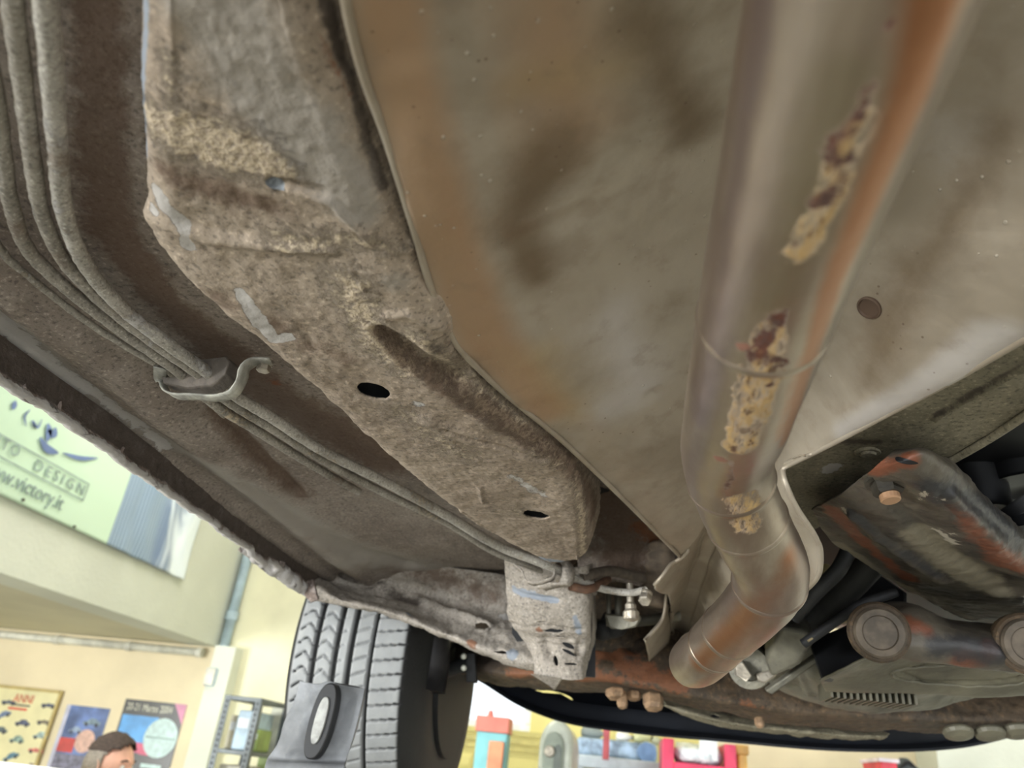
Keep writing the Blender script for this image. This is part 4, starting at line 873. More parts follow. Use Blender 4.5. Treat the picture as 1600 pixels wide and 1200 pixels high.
for i in range(len(path)):
    if i > i2: rad[i] = .0278 + .0012 * min(1, max(0, (i - i2) / max(1, i3 - i2)))
    if i > rings[3]: rad[i] = .0272 - .0022 * min(1, (i - rings[3]) / 60)
seg = 72
V, Fc = tube_data(path, rad, seg); V = np.array(V)
V += (fnoise(V, 40, 3) * .0004)[:, None] * np.array([1, 1, 1])
me = mesh('exhaust_pipe', V, Fc)
class _PS(Surf):
    def __init__(s, V, path): s.g = V.reshape(len(path), seg, 3); s.nu, s.nv = s.g.shape[:2]; s.attr = {}; c = path[:, None, :]; s.n = (s.g - c); s.n /= np.linalg.norm(s.n, axis=2, keepdims=True); s.vis = ((s.n * (np.array([0, 0, H]) - s.g)).sum(2) > 0).reshape(-1)
    def spot(s, px, py):
        v = s.g.reshape(-1, 3); q = project(v); d = (q[:, 0] - px)**2 + (q[:, 1] - py)**2 + (~s.vis) * 1e6 + (q[:, 2] < .08) * 1e9; i = np.argmin(d); return v[i], q[i, 2]
ps_ = _PS(V, path)
ps_.stain('violet', [(1190, 0, 60), (1140, 400, 50), (1090, 650, 50)], .9); ps_.stain('violet', [(1110, 1000, 40)], .5)
ps_.stain('orange', [(1470, -20, 90), (1425, 150, 74), (1360, 300, 56), (1300, 450, 40), (1265, 560, 30), (1225, 690, 22)], 1.15); ps_.stain('orange', [(1255, 560, 24), (1215, 690, 20)], .6); ps_.stain('orange', [(1230, 870, 40), (1150, 980, 40), (1090, 1040, 30)], .9)  # orange band down the pipe's right side
ps_.stain('olive', [(1330, 120, 90), (1260, 380, 70), (1210, 480, 60)], .9); ps_.stain('olive', [(1210, 560, 50), (1180, 700, 50)], .6)
ps_.stain('gold', [(1350, 180, 26), (1315, 250, 44), (1292, 320, 34), (1250, 390, 24)], 1.1)
ps_.stain('gold', [(1205, 510, 26), (1195, 580, 42), (1170, 640, 42), (1158, 700, 34)], 1.5); ps_.stain('gold', [(1160, 780, 40), (1175, 825, 30)], 1.3)
ps_.stain('rust', [(1395, 40, 16)], .7); ps_.stain('rust', [(1355, 130, 20), (1340, 165, 16)], .9); ps_.stain('rust', [(1340, 190, 30), (1310, 235, 46), (1325, 260, 40), (1280, 315, 34)], .85)
ps_.stain('rust', [(1240, 375, 12)], .7); ps_.stain('rust', [(1218, 495, 30), (1195, 530, 30), (1190, 555, 34), (1215, 565, 24)], 1.0); ps_.stain('rust', [(1200, 600, 12)], .9)
ps_.stain('spot', [(1165, 541, 15)], 1.3); ps_.stain('spot', [(1183, 538, 7)], .7); ps_.stain('spot', [(1125, 720, 14)], 1.2); ps_.stain('spot', [(1395, 45, 14)], .7)
ps_.stain('rust', [(1150, 700, 7), (1140, 740, 8), (1130, 775, 8)], .6)
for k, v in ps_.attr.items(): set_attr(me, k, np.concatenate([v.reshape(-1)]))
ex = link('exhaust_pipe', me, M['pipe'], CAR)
for i in rings:
    p = path[i]; t_ = path[min(i + 2, len(path) - 1)] - path[i - 2]; t_ /= np.linalg.norm(t_); r = max(rad[i], rad[i - 1]); k = .0011
    MB().lathe(p, t_, [(r - .001, -.0042), (r + k * .4, -.0020), (r + k * .7, 0), (r + k * .4, .0020), (r - .001, .0042)], 72).build('weld_ring', M['pipe'], ex, smooth=True)

# ---- brake and fuel lines
def px_line(pts, n=120): return resample([P(x, y, z) for x, y, z in pts], n)
l1 = px_line([(62, -120, .262), (70, 0, .262), (80, 110, .262), (90, 230, .263), (103, 340, .264), (138, 420, .265), (195, 485, .265), (262, 537, .264), (335, 590, .264), (368, 618, .264), (420, 650, .266), (500, 702, .270), (600, 752, .274), (700, 806, .272), (790, 858, .262), (858, 884, .252), (905, 907, .246), (950, 922, .243), (985, 926, .24), (1008, 922, .238)], 240)
l2 = px_line([(8, -120, .262), (20, 0, .262), (34, 120, .262), (50, 240, .263), (68, 340, .264), (108, 418, .265), (170, 480, .265), (240, 535, .264), (310, 585, .264), (350, 622, .264), (420, 666, .267), (500, 716, .272), (600, 770, .276), (700, 818, .274), (780, 866, .264), (850, 893, .256), (890, 912, .252), (930, 926, .25)], 220)
l3 = px_line([(-60, -60, .262), (-22, 80, .262), (0, 200, .263), (18, 320, .264), (48, 395, .265), (110, 455, .265), (190, 517, .265), (280, 582, .264), (330, 628, .264), (400, 672, .268), (480, 722, .274), (560, 768, .279)], 180)
l4 = px_line([(-60, 270, .268), (-22, 350, .268), (8, 398, .268), (70, 452, .268), (150, 512, .267), (252, 574, .265), (300, 605, .266), (350, 650, .272)], 120)
def pline(name, path, r, stains, label):
    if r == .0040: r = .0050 + .0012 * np.clip((np.arange(len(path)) - 110) / 60, 0, 1) - .0012 * np.clip((np.arange(len(path)) - 205) / 20, 0, 1)
    lm = M['line2'] if name == 'fuel_line' else M['line']; V, Fc = tube_data(path, r, 28); V = np.array(V); V += fnoise(V, 160, 3)[:, None] * (.0004 * np.array([1, 1, 1]))
    me = mesh(name, V, Fc); q = project(V)
    m = np.zeros(len(V)); b = np.zeros(len(V))
    for a in stains:
        c = V[np.argmin((q[:, 0] - a[0])**2 + (q[:, 1] - a[1])**2 + 20 * (V[:, 2] - H > a[3] if len(a) > 3 else 0))]; d = np.linalg.norm(V - c, axis=1); m = np.maximum(m, np.clip(1 - d / a[2], 0, 1))
    n_ = fnoise(V, 12, 2); set_attr(me, 'pale', m * .55); set_attr(me, 'brown', np.clip(n_ + .0, 0, 1) * .7); set_attr(me, 'sand', np.clip(-n_ - .05, 0, 1))
    return link(name, me, lm, CAR, label=label)
pline('fuel_line', l1, .0040, [(70, 200, .05), (85, 300, .03), (230, 500, .04), (320, 580, .03)], 'thickest line, nearest the rail')
pline('brake_line', l2, .0045, [(60, 300, .04), (240, 530, .03)], None)
pline('brake_line', l3, .0045, [(0, 200, .03)], None)
pline('brake_line', l4, .0027, [], 'thin outer line')

# line clamp: rubber block in a bent steel strap with its bolt
CZ = .262; wv = P(372, 585, CZ) - P(330, 640, CZ)
def pc(px, py, z=CZ): return P(px, py, z)
dirl = l1[120] - l1[110]; dirl = (P(335, 590, .264) - P(262, 537, .264)); dirl /= np.linalg.norm(dirl)
ctr = [pc(251, 574), pc(253, 598), pc(258, 611, .254), pc(270, 619, .248), pc(300, 621, .246), pc(345, 622, .246), pc(368, 612, .248), pc(379, 594, .256), pc(384, 575, .264), pc(396, 567, .270), pc(424, 566, .272)]
cl = resample(ctr, 60); hw = .0052
tn = np.gradient(cl, axis=0); tn /= np.linalg.norm(tn, axis=1)[:, None]
wd = dirl - tn * (tn @ dirl)[:, None]; wd /= np.linalg.norm(wd, axis=1)[:, None]
s = Surf(np.stack([cl - wd * hw, cl - wd * hw * .3, cl + wd * hw * .3, cl + wd * hw]), down=False); s.rough(200, .0004); s.stain('grey', [(300, 620, 60), (370, 600, 40)], .8)
stp = s.build('line_clamp', M['strap'], CAR, .0016)
bo = P(411, 578, .268); MB().lathe(bo + np.array([0, 0, .0075]), (0, 0, -1), [(.0032, 0), (.0032, .002), (.0066, .002), (.0066, .0032), (.0055, .0034), (.0055, .0085), (.004, .009)], 6).build('bolt', M['zinc'], stp)
blk = [pc(258, 580, .268), pc(262, 604, .258), pc(300, 612, .254), pc(338, 608, .254), pc(358, 590, .258), pc(366, 570, .27), pc(360, 562, .276), pc(300, 570, .276)]
blk = [b + dirl * (-.006) for b in blk]
MB().prism(blk, dirl * .014).build('rubber_block', M['rubber'], stp, bevel=.0012)
# second clamp at the rail's end
cl2 = resample([PY(800, 882, 1.04), PY(814, 893, 1.03), PY(824, 911, 1.02), PY(845, 912, 1.015), PY(866, 903, 1.015), PY(868, 888, 1.02), PY(866, 868, 1.035)], 50)
s = Surf(np.stack([cl2 + np.array([0, -.006, .001]), cl2 + np.array([0, 0, 0]), cl2 + np.array([0, .008, 0])]), down=False); s.rough(150, .0008); s2 = s.build('line_clamp', M['arch'], CAR, .002)
cl3 = resample([PY(848, 921, 1.03), PY(868, 915, 1.02), PY(888, 912, 1.015), PY(893, 896, 1.018), PY(890, 880, 1.03), PY(878, 870, 1.04)], 40)
s = Surf(np.stack([cl3 + np.array([-.012, -.004, 0]), cl3, cl3 + np.array([.004, .01, 0])]), down=False); s.rough(150, .0008); s.build('clip', M['arch'], s2, .002)

# ---- hose fittings between bracket and shield
un = empty('x', (0, 0, 0), None, None); bpy.data.objects.remove(un)
ft = PY(1008, 934, 1.02)
b = MB().lathe(PY(1012, 922, 1.02), PY(1006, 944, 1.02) - PY(1012, 922, 1.02), [(.0045, 0), (.0075, .002), (.0075, .008)], 18)
b.build('banjo_union', M['zinc'], CAR, smooth=True)
MB().lathe(PY(1009, 932, 1.012), PY(1006, 946, 1.0) - PY(1010, 930, 1.012), [(.0085, 0), (.0085, .009), (.007, .011)], 6).build('union_bolt', M['zinc'], CAR)
MB().lathe(PY(984, 912, 1.10), PY(986, 960, 1.10) - PY(984, 912, 1.10), [(.005, 0), (.005, .026), (.008, .030), (.008, .036), (.0115, .040), (.0115, .050), (.006, .052)], 12).build('bleed_bolt', M['zinc'], CAR)
MB().lathe(PY(951, 925, 1.16), PY(951, 965, 1.16) - PY(951, 925, 1.16), [(.004, 0), (.004, .05)], 10).lathe(PY(966, 925, 1.17), PY(966, 965, 1.17) - PY(966, 925, 1.17), [(.006, 0), (.006, .05)], 10).build('guide_pin', M['cast'], CAR, smooth=True)
MB().prism([PY(944, 958, 1.15), PY(975, 962, 1.14), PY(1000, 960, 1.14), PY(1003, 966, 1.14), PY(994, 980, 1.14), PY(972, 984, 1.14), PY(952, 982, 1.15), PY(948, 972, 1.15)], (0, .05, .01)).build('caliper_lug', M['cast'], CAR, bevel=.003)
# ribbed bushing behind the shield's notch
c0, c1 = PY(1038, 850, 1.2), PY(1022, 936, 1.2); prof_ = []
for k in range(13): prof_.append(((.026 if k % 2 else .0185), k * .0085))
MB().lathe(c0, c1 - c0, prof_, 28).build('ribbed_boot', plain('boot_grey', (118, 104, 88), .75, 0, .25, 40), CAR, smooth=True)
tube('hose', resample([PY(905, 905, 1.06), PY(935, 895, 1.1), PY(962, 893, 1.14), PY(990, 900, 1.18), PY(1015, 905, 1.2)], 40), .008, plain('hose_brown', (112, 102, 90), .7, 0, .2, 60), CAR, 16)
tube('hose', resample([PY(890, 916, 1.05), PY(915, 921, 1.06), PY(935, 914, 1.09), PY(950, 905, 1.13)], 30), .006, plain('hose_rust', (112, 82, 64), .7, 0, .2, 60), CAR, 14)
tube('track_rod', resample([PY(930, 976, 1.3), PY(1020, 968, 1.3), PY(1060, 962, 1.32)], 16), .009, M['cast'], CAR, 16)
for px, py, r in ((958, 975, .022), (942, 985, .016)):
    c = PY(px, py, 1.28); MB().lathe(c, (-.5, -.8, -.3), [(r * .7, -.02), (r, -.012), (r, .004), (r * .8, .012), (r * .3, .014)], 22).build('rubber_bush', M['dark'], CAR, smooth=True)

# ---- rusty front crossmember
C0 = [PY(712, 1000, 1.62), PY(760, 1008, 1.56), PY(860, 1012, 1.5), PY(930, 985, 1.46), PY(1010, 985, 1.44), PY(1080, 1010, 1.44), PY(1200, 1030, 1.46), PY(1400, 1050, 1.5), PY(1650, 1060, 1.55)]
C1 = [PY(712, 1025, 1.56), PY(760, 1036, 1.50), PY(860, 1034, 1.43), PY(930, 1020, 1.39), PY(1010, 1025, 1.37), PY(1080, 1045, 1.37), PY(1200, 1068, 1.39), PY(1400, 1094, 1.43), PY(1650, 1110, 1.48)]
C2 = [PY(712, 1034, 1.55), PY(760, 1048, 1.49), PY(860, 1055, 1.42), PY(930, 1056, 1.38), PY(1010, 1067, 1.36), PY(1080, 1085, 1.36), PY(1200, 1104, 1.38), PY(1400, 1122, 1.42), PY(1650, 1128, 1.47)]
C3 = [PY(712, 1040, 1.58), PY(760, 1056, 1.52), PY(860, 1066, 1.46), PY(930, 1069, 1.42), PY(1010, 1078, 1.40), PY(1080, 1090, 1.40), PY(1200, 1115, 1.42), PY(1400, 1132, 1.46), PY(1650, 1138, 1.51)]
C4 = [p + np.array([0, .12, .01]) for p in C3]; C5 = [p + np.array([0, .15, .07]) for p in C3]
s = Surf(loft([C0, C1, C2, C3, C4, C5], 90, 240), down=False)
if s.n[..., 1].mean() > 0: s.n = -s.n; s.flip = True
s.push([(950, 1040, 26)], -.01); s.push([(985, 1010, 20)], .008); s.push([(1000, 1052, 20)], .005)
s.rough(18, .004); s.rough(80, .0014)
s.stain('rust', [(800, 1056, 24), (930, 1010, 50), (1010, 1055, 50), (1060, 1070, 40)], .75); s.stain('rust', [(890, 1060, 26), (960, 1060, 36)], .8); s.stain('dark_tone', [(985, 1025, 34), (1000, 980, 30)], .9); s.stain('rust', [(1130, 1090, 30), (1200, 1110, 20)], .4); s.stain('dark_tone', [(650, 1020, 60), (780, 1030, 50)], .9)
cm = s.build('front_crossmember', M['cross'], CAR, .003, label='rust-flaked crossmember')
for (px, py, yv, rr, ln, ax) in ((972, 1085, 1.40, .0095, .022, (.05, -.25, -1)), (962, 1078, 1.40, .018, .014, (.05, -.25, -1)), (990, 1082, 1.42, .013, .012, (.05, -.25, -1)), (1020, 1086, 1.41, .0175, .024, (.05, -.3, -1)), (1186, 1122, 1.40, .008, .014, (0, -.3, -1))):
    MB().lathe(PY(px, py, yv), ax, [(rr * .9, 0), (rr, .003), (rr, ln * .7), (rr * .8, ln), (rr * .35, ln + .002)], 20 if rr > .018 else 6).build('bolt', plain('bolt_brown', (150, 122, 94), .6, .3, .25, 60), cm)
for px, py in ((1496, 1140), (1545, 1141), (1588, 1138)):
    MB().lathe(PY(px, py, 1.46), (0, -.35, -1), [(.022, 0), (.024, .004), (.022, .010), (.010, .014)], 18).build('bolt', M['pan'], cm)

# ---- black front valance with its slot, and the undertray lip
V0 = [PY(560, 985, 2.0), PY(700, 1015, 1.98), PY(800, 1030, 1.95), PY(900, 1045, 1.92), PY(1000, 1060, 1.90), PY(1150, 1085, 1.90), PY(1350, 1105, 1.92), PY(1500, 1105, 1.95), PY(1700, 1075, 2.0)]
V1 = [PY(600, 1000, 1.92), PY(730, 1045, 1.90), PY(810, 1085, 1.86), PY(880, 1108, 1.83), PY(980, 1125, 1.80), PY(1130, 1142, 1.79), PY(1330, 1158, 1.80), PY(1500, 1150, 1.84), PY(1700, 1095, 1.9)]
V2 = [PY(640, 1010, 1.88), PY(752, 1064, 1.84), PY(820, 1106, 1.80), PY(880, 1128, 1.77), PY(980, 1144, 1.75), PY(1130, 1158, 1.74), PY(1330, 1173, 1.75), PY(1500, 1168, 1.79), PY(1700, 1112, 1.86)]
V3 = [p + np.array([0, .03, .006]) for p in V2]; V4 = [p + np.array([0, .05, .05]) for p in V2]
s = Surf(loft([V0, V1, V2, V3, V4], 100, 300), down=False)
if s.n[..., 1].mean() > 0: s.n = -s.n; s.flip = True
s.hole(860, 1087, (.054, .020), (1, 0, -.30))
va = s.build('front_valance', plain('valance_black', (24, 27, 34), .5, 0, .2, 6), CAR, .003)
s = Surf(loft([[PY(1035, 1094, 1.60), PY(1080, 1102, 1.58), PY(1140, 1116, 1.57), PY(1240, 1130, 1.57), PY(1330, 1136, 1.58), PY(1390, 1146, 1.6)],
               [PY(1040, 1102, 1.57), PY(1090, 1118, 1.55), PY(1140, 1130, 1.54), PY(1240, 1142, 1.54), PY(1330, 1150, 1.55), PY(1385, 1152, 1.58)],
               [PY(1036, 1104, 1.6), PY(1088, 1126, 1.58), PY(1140, 1138, 1.57), PY(1240, 1150, 1.57), PY(1330, 1156, 1.58), PY(1380, 1158, 1.6)]], 24, 90)); s.rough(40, .003)
s.hole(1118, 1118, .008); s.build('undertray_lip', M['right'], va, .002)

# ---- right floor, cable and engine bay
s = Surf(loft([[P(1150, 745, .285), P(1220, 715, .285), P(1400, 625, .285), P(1600, 510, .285), P(1760, 400, .285)],
               [P(1200, 790, .285), P(1280, 740, .284), P(1430, 668, .283), P(1600, 575, .283), P(1780, 470, .283)],
               [P(1240, 850, .287), P(1320, 800, .285), P(1480, 716, .283), P(1560, 670, .283), P(1600, 650, .283), P(1800, 545, .283)]], 70, 160))
s.push([(1462, 652, 8), (1530, 612, 8), (1640, 545, 9)], -.005); s.rough(14, .002); s.rough(60, .0006)
s.stain('dark_tone', [(1330, 690, 30), (1370, 690, 22)], .9); s.stain('pale', [(1290, 735, 14), (1305, 728, 12)], 1.0); s.stain('dark_tone', [(1462, 652, 14), (1530, 612, 14), (1640, 545, 14)], .7)
s.build('floor_pan', M['right'], CAR, .0015, label='cleaner olive floor right of the shield')
MB().lathe(P(1356, 706, .284), (0, 0, -1), [(.012, 0), (.010, .002), (.007, .002), (.006, .004)], 20).build('floor_grommet', M['right'], CAR)
tube('fuel_hose', resample([P(1440, 745, .283), P(1482, 722, .282), P(1545, 686, .281), P(1600, 650, .280), P(1720, 560, .28)], 40), .0035, M['right'], CAR, 14)
bay = MB().box((-.50, .98, rel(.39)), (.98, 1.95, rel(.405))).box((.21, .33, rel(.392)), (1.02, .985, rel(.406))).build('bay_dark_plate', M['void'], CAR)  # black plates added so the bay looks unlit from below
# firewall behind the shield's mouth
s = Surf(loft([[w3(-.30, 1.34, .19), w3(-.1, 1.36, .20), w3(.02, 1.40, .20), w3(.12, 1.5, .2)], [w3(-.30, 1.32, .28), w3(-.1, 1.34, .29), w3(.02, 1.38, .29), w3(.12, 1.48, .29)], [w3(-.30, 1.26, .39), w3(-.1, 1.28, .39), w3(.02, 1.32, .39), w3(.12, 1.42, .39)]], 30, 60), down=False)
if s.n[..., 1].mean() > 0: s.n = -s.n; s.flip = True
s.rough(16, .006); s.stain('rust', [(990, 860, 60)], .6); s.build('toe_board', M['cross'], CAR, .002)

# ---- gearbox mount: pressed, oily, rusted
K = [[P(1400, 702, .268), P(1440, 699, .268), P(1477, 714, .266), P(1535, 770, .264), P(1600, 828, .262), P(1720, 920, .26)],
     [P(1385, 715, .256), P(1440, 706, .252), P(1470, 722, .250), P(1520, 778, .248), P(1590, 842, .246), P(1715, 940, .244)],
     [P(1372, 726, .252), P(1425, 718, .246), P(1455, 745, .240), P(1500, 800, .236), P(1575, 862, .234), P(1700, 950, .232)],
     [P(1340, 752, .254), P(1370, 752, .248), P(1410, 790, .243), P(1470, 846, .239), P(1570, 905, .237), P(1690, 965, .235)],
     [P(1320, 768, .256), P(1345, 785, .250), P(1385, 825, .241), P(1440, 872, .236), P(1540, 925, .234), P(1670, 972, .232)],
     [P(1294, 782, .260), P(1318, 815, .254), P(1360, 858, .250), P(1430, 905, .246), P(1520, 950, .242), P(1660, 982, .238)],
     [P(1268, 796, .266), P(1300, 846, .262), P(1350, 880, .258), P(1440, 934, .254), P(1530, 972, .248), P(1650, 985, .244)]]
s = Surf(loft(K, 220, 320))
s.push([(1400, 790, 18), (1480, 860, 26), (1560, 905, 24)], .004); s.push([(1330, 800, 16), (1390, 850, 20), (1470, 905, 20)], -.006); s.push([(1480, 770, 18), (1560, 850, 22)], -.006); s.push([(1562, 925, 30), (1640, 930, 40)], -.006)
s.rough(22, .0022); s.rough(90, .0007)
s.stain('rust', [(1300, 795, 26), (1340, 840, 22), (1420, 905, 22)], 1.0); s.stain('rust', [(1360, 735, 36), (1420, 720, 30)], .8); s.stain('rust', [(1490, 790, 26), (1540, 850, 40), (1585, 890, 50)], .9)
s.stain('dark_tone', [(1450, 760, 50), (1560, 810, 50), (1590, 850, 30)], .9); s.stain('dark_tone', [(1330, 800, 26), (1400, 860, 30), (1470, 900, 24)], .7)
s.stain('grey', [(1430, 830, 46), (1500, 890, 46), (1560, 930, 40)], 1.0); s.stain('grey', [(1310, 850, 22), (1400, 910, 26), (1510, 965, 24)], .9)
s.stain('pale', [(1470, 830, 26), (1490, 850, 20)], .8); s.stain('pale', [(1475, 780, 16)], .7); s.stain('pale', [(1318, 795, 9)], .8); s.stain('pale', [(1440, 770, 10), (1436, 785, 8)], .6)
gm_ = s.build('gearbox_mount', M['mount'], CAR, .002)
inset(s, 'slot', 1414, 720, .0088, .0022, (1, .12, 0), M['void'], gm_, .0018); inset(s, 'slot', 1552, 966, .012, .005, (1, 0, 0), M['void'], gm_, .0018)  # flat black ovals painted as the slots' dark openings
c = P(1384, 756, .247)
MB().lathe(c + np.array([0, 0, .004]), (.1, -.15, -1), [(.017, 0), (.017, .003), (.0135, .0035)], 24).lathe(c + np.array([0, 0, .001]), (.1, -.15, -1), [(.0125, 0), (.0125, .009), (.0105, .0115)], 6).build('bolt', M['dsteel'], gm_)
MB().lathe(c + np.array([.001, -.001, -.009]), (.1, -.15, -1), [(.0082, 0), (.0082, .006), (.007, .007)], 18).build('stud_end', plain('stud_tan', (176, 138, 106), .5, .3), gm_, label='tan rusty stud end')

# ---- engine, gearbox, sump
eng = MB()
s = Surf(loft([[PY(1290, 985, 1.02), PY(1345, 960, 1.0), PY(1440, 945, 1.02), PY(1620, 950, 1.05)], [PY(1262, 1003, 1.03), PY(1340, 1012, 1.0), PY(1440, 1015, 1.0), PY(1620, 1025, 1.02)],
               [PY(1283, 1062, 1.06), PY(1340, 1040, 1.02), PY(1440, 1030, 1.02), PY(1620, 1035, 1.03)]], 30, 60), down=False)
sp_ = [PY(1283, 1064, 1.04), PY(1340, 1034, 1.0), PY(1400, 1022, .99), PY(1620, 1030, .99)]
# side wall of the sump (dark) and its flat underside (dusty)
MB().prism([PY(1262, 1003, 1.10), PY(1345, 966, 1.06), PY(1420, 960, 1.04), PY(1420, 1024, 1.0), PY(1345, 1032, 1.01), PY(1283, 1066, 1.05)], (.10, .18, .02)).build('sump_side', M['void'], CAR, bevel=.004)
S0 = [PY(1283, 1066, 1.045), PY(1330, 1042, 1.01), PY(1370, 1026, 1.0), PY(1430, 1022, .995), PY(1520, 1026, .99), PY(1660, 1030, .98)]
S1 = [PY(1284, 1069, 1.08), PY(1330, 1056, 1.06), PY(1380, 1048, 1.05), PY(1430, 1046, 1.05), PY(1520, 1050, 1.05), PY(1660, 1054, 1.05)]
S2 = [PY(1290, 1073, 1.13), PY(1330, 1078, 1.13), PY(1380, 1080, 1.13), PY(1430, 1081, 1.13), PY(1520, 1086, 1.13), PY(1660, 1080, 1.13)]
S3 = [p + np.array([0, .02, .05]) for p in S2]
s = Surf(loft([S0, S1, S2, S3], 60, 120)); s.push([(1405, 1052, 4), (1440, 1066, 4), (1520, 1068, 4), (1590, 1060, 4), (1610, 1050, 4), (1560, 1040, 3), (1460, 1036, 3), (1405, 1052, 4)], .006); s.rough(30, .0012)
sump = s.build('oil_pan', M['pan'], CAR, .003)
ov = [s.spot(1500 + 108 * math.cos(a), 1057 + 15 * math.sin(a) + 4 * math.cos(a))[0] for a in np.linspace(0, 2 * math.pi, 40)]
tube('embossed_ridge', resample(ov, 120), .0022, M['pan'], sump, 8, caps=False)
q0, q1 = PY(1292, 1072, 1.163), PY(1428, 1084, 1.163); MB().prism([q0 + np.array([0, 0, .012]), q1 + np.array([0, 0, .012]), q1 + np.array([0, 0, -.014]), q0 + np.array([0, 0, -.014])], (0, .01, 0)).build('fin_dark_plate', M['void'], sump)  # black plate added behind the fins to darken their gaps
# fins under the sump
for k in range(14):
    x = 1296 + k * 10; p = PY(x, 1072 + k * .9, 1.15); MB().box((p[0] - .0016, p[1] - .01, p[2] - .015), (p[0] + .0016, p[1] + .06, p[2] + .012)).build('cooling_fin', M['pan'], sump)
# bell housing, with its rounded flange
ce = PY(1345, 990, 1.3); 
H0 = [PY(1170, 1035, 1.33), PY(1215, 1075, 1.32), PY(1290, 1104, 1.31), PY(1370, 1114, 1.31), PY(1440, 1110, 1.31), PY(1500, 1095, 1.32), PY(1540, 1080, 1.33)]
H1 = [PY(1180, 1020, 1.27), PY(1225, 1058, 1.26), PY(1295, 1088, 1.25), PY(1370, 1098, 1.25), PY(1440, 1094, 1.25), PY(1495, 1080, 1.26), PY(1530, 1066, 1.28)]
H2 = [PY(1195, 985, 1.20), PY(1240, 1015, 1.18), PY(1300, 1060, 1.17), PY(1370, 1072, 1.17), PY(1440, 1072, 1.17), PY(1480, 1062, 1.18), PY(1515, 1050, 1.2)]
H3 = [PY(1220, 950, 1.15), PY(1262, 965, 1.14), PY(1310, 1000, 1.14), PY(1370, 1020, 1.14), PY(1440, 1020, 1.14), PY(1480, 1020, 1.15), PY(1500, 1020, 1.17)]
Hm = [p + np.array([0, .03, .012]) for p in H0]
s = Surf(loft([Hm, H0, H1, H2, H3], 60, 110)); s.push([(1250, 1040, 10), (1262, 1085, 8)], -.006); s.push([(1226, 1062, 6), (1280, 1020, 6)], .005); s.rough(24, .003); s.build('bell_housing', M['cast'], CAR, .004)
# starter boss and lugs left of the housing
lug = MB().lathe(PY(1172, 1042, 1.22), (-.3, -.9, -.25), [(.030, -.03), (.032, 0), (.030, .012), (.019, .013), (.018, .004), (.006, .004)], 24).build('mounting_lug', M['cast'], CAR)
MB().prism([PY(1149, 1040, 1.2), PY(1160, 1032, 1.2), PY(1176, 1056, 1.19), PY(1166, 1066, 1.19), PY(1150, 1056, 1.2)], (0, .02, .004)).build('clamp_ear', M['zinc'], lug, bevel=.002)
MB().prism([PY(1180, 1054, 1.2), PY(1200, 1046, 1.2), PY(1216, 1044, 1.2), PY(1214, 1056, 1.2), PY(1196, 1068, 1.2), PY(1184, 1064, 1.2)], (0, .03, .004)).build('clamp_ear', M['zinc'], lug, bevel=.003)
bar_ = MB().prism([PY(1196, 1080, 1.17), PY(1276, 1024, 1.12), PY(1284, 1032, 1.12), PY(1206, 1086, 1.17)], (0, .012, .006)).build('stay_plate', M['cast'], CAR, bevel=.002)
# dark hoses and rods in the gap
tube('hose', resample([PY(1235, 985, 1.16), PY(1290, 950, 1.12), PY(1330, 915, 1.06), PY(1370, 870, 1.0)], 30), .018, plain('hose_black', (40, 40, 38), .6, 0, .2, 40), CAR, 18)
tube('hose', resample([PY(1240, 965, 1.05), PY(1275, 925, 1.02), PY(1310, 890, 1.0), PY(1330, 850, 1.0)], 30), .010, plain('hose_black', (0, 0, 0)), CAR, 16)
tube('shift_rod', resample([PY(1255, 1006, 1.0), PY(1300, 975, .98), PY(1345, 945, .97), PY(1400, 925, .97)], 24), .006, M['dark'], CAR, 12)
tube('ground_wire', resample([PY(1262, 1002, .99), PY(1290, 985, .985), PY(1318, 972, .98), PY(1332, 968, .98), PY(1350, 960, .99)], 30), .0013, plain('wire_tan', (146, 132, 100), .5), CAR, 8)
MB().prism([PY(1220, 980, 1.05), PY(1262, 985, 1.04), PY(1276, 1000, 1.04), PY(1250, 1040, 1.08), PY(1205, 1060, 1.12), PY(1195, 1030, 1.12)], (.01, .06, .03)).build('gearbox_side', M['cast'], CAR, bevel=.006)
MB().prism([PY(1300, 930, 1.15), PY(1420, 925, 1.1), PY(1420, 965, 1.08), PY(1330, 968, 1.1)], (0, .1, .05)).build('engine_block', M['dark'], CAR, bevel=.006)
MB().prism([PY(1350, 948, 1.04), PY(1378, 942, 1.04), PY(1384, 952, 1.04), PY(1358, 962, 1.04)], (0, .01, 0)).build('foil_scrap', plain('foil', (196, 200, 204), .3, .7, .3, 90, .004, 160), CAR)
MB().lathe(PY(1289, 892, 1.1), (0, -1, -.3), [(.010, 0), (.010, .006), (.004, .007)], 12).build('bolt', plain('bolt_brass', (126, 112, 66), .5, .3), CAR)
for px0, py0, px1, py1, yv, r in ((1500, 690, 1540, 800, .95, .03), (1560, 690, 1600, 760, .95, .05), (1590, 780, 1620, 830, .9, .03)):
    tube('engine_hose', resample([PY(px0, py0, yv), PY((px0 + px1) / 2 + 8, (py0 + py1) / 2, yv), PY(px1, py1, yv)], 16), r, M['void'], CAR, 18)
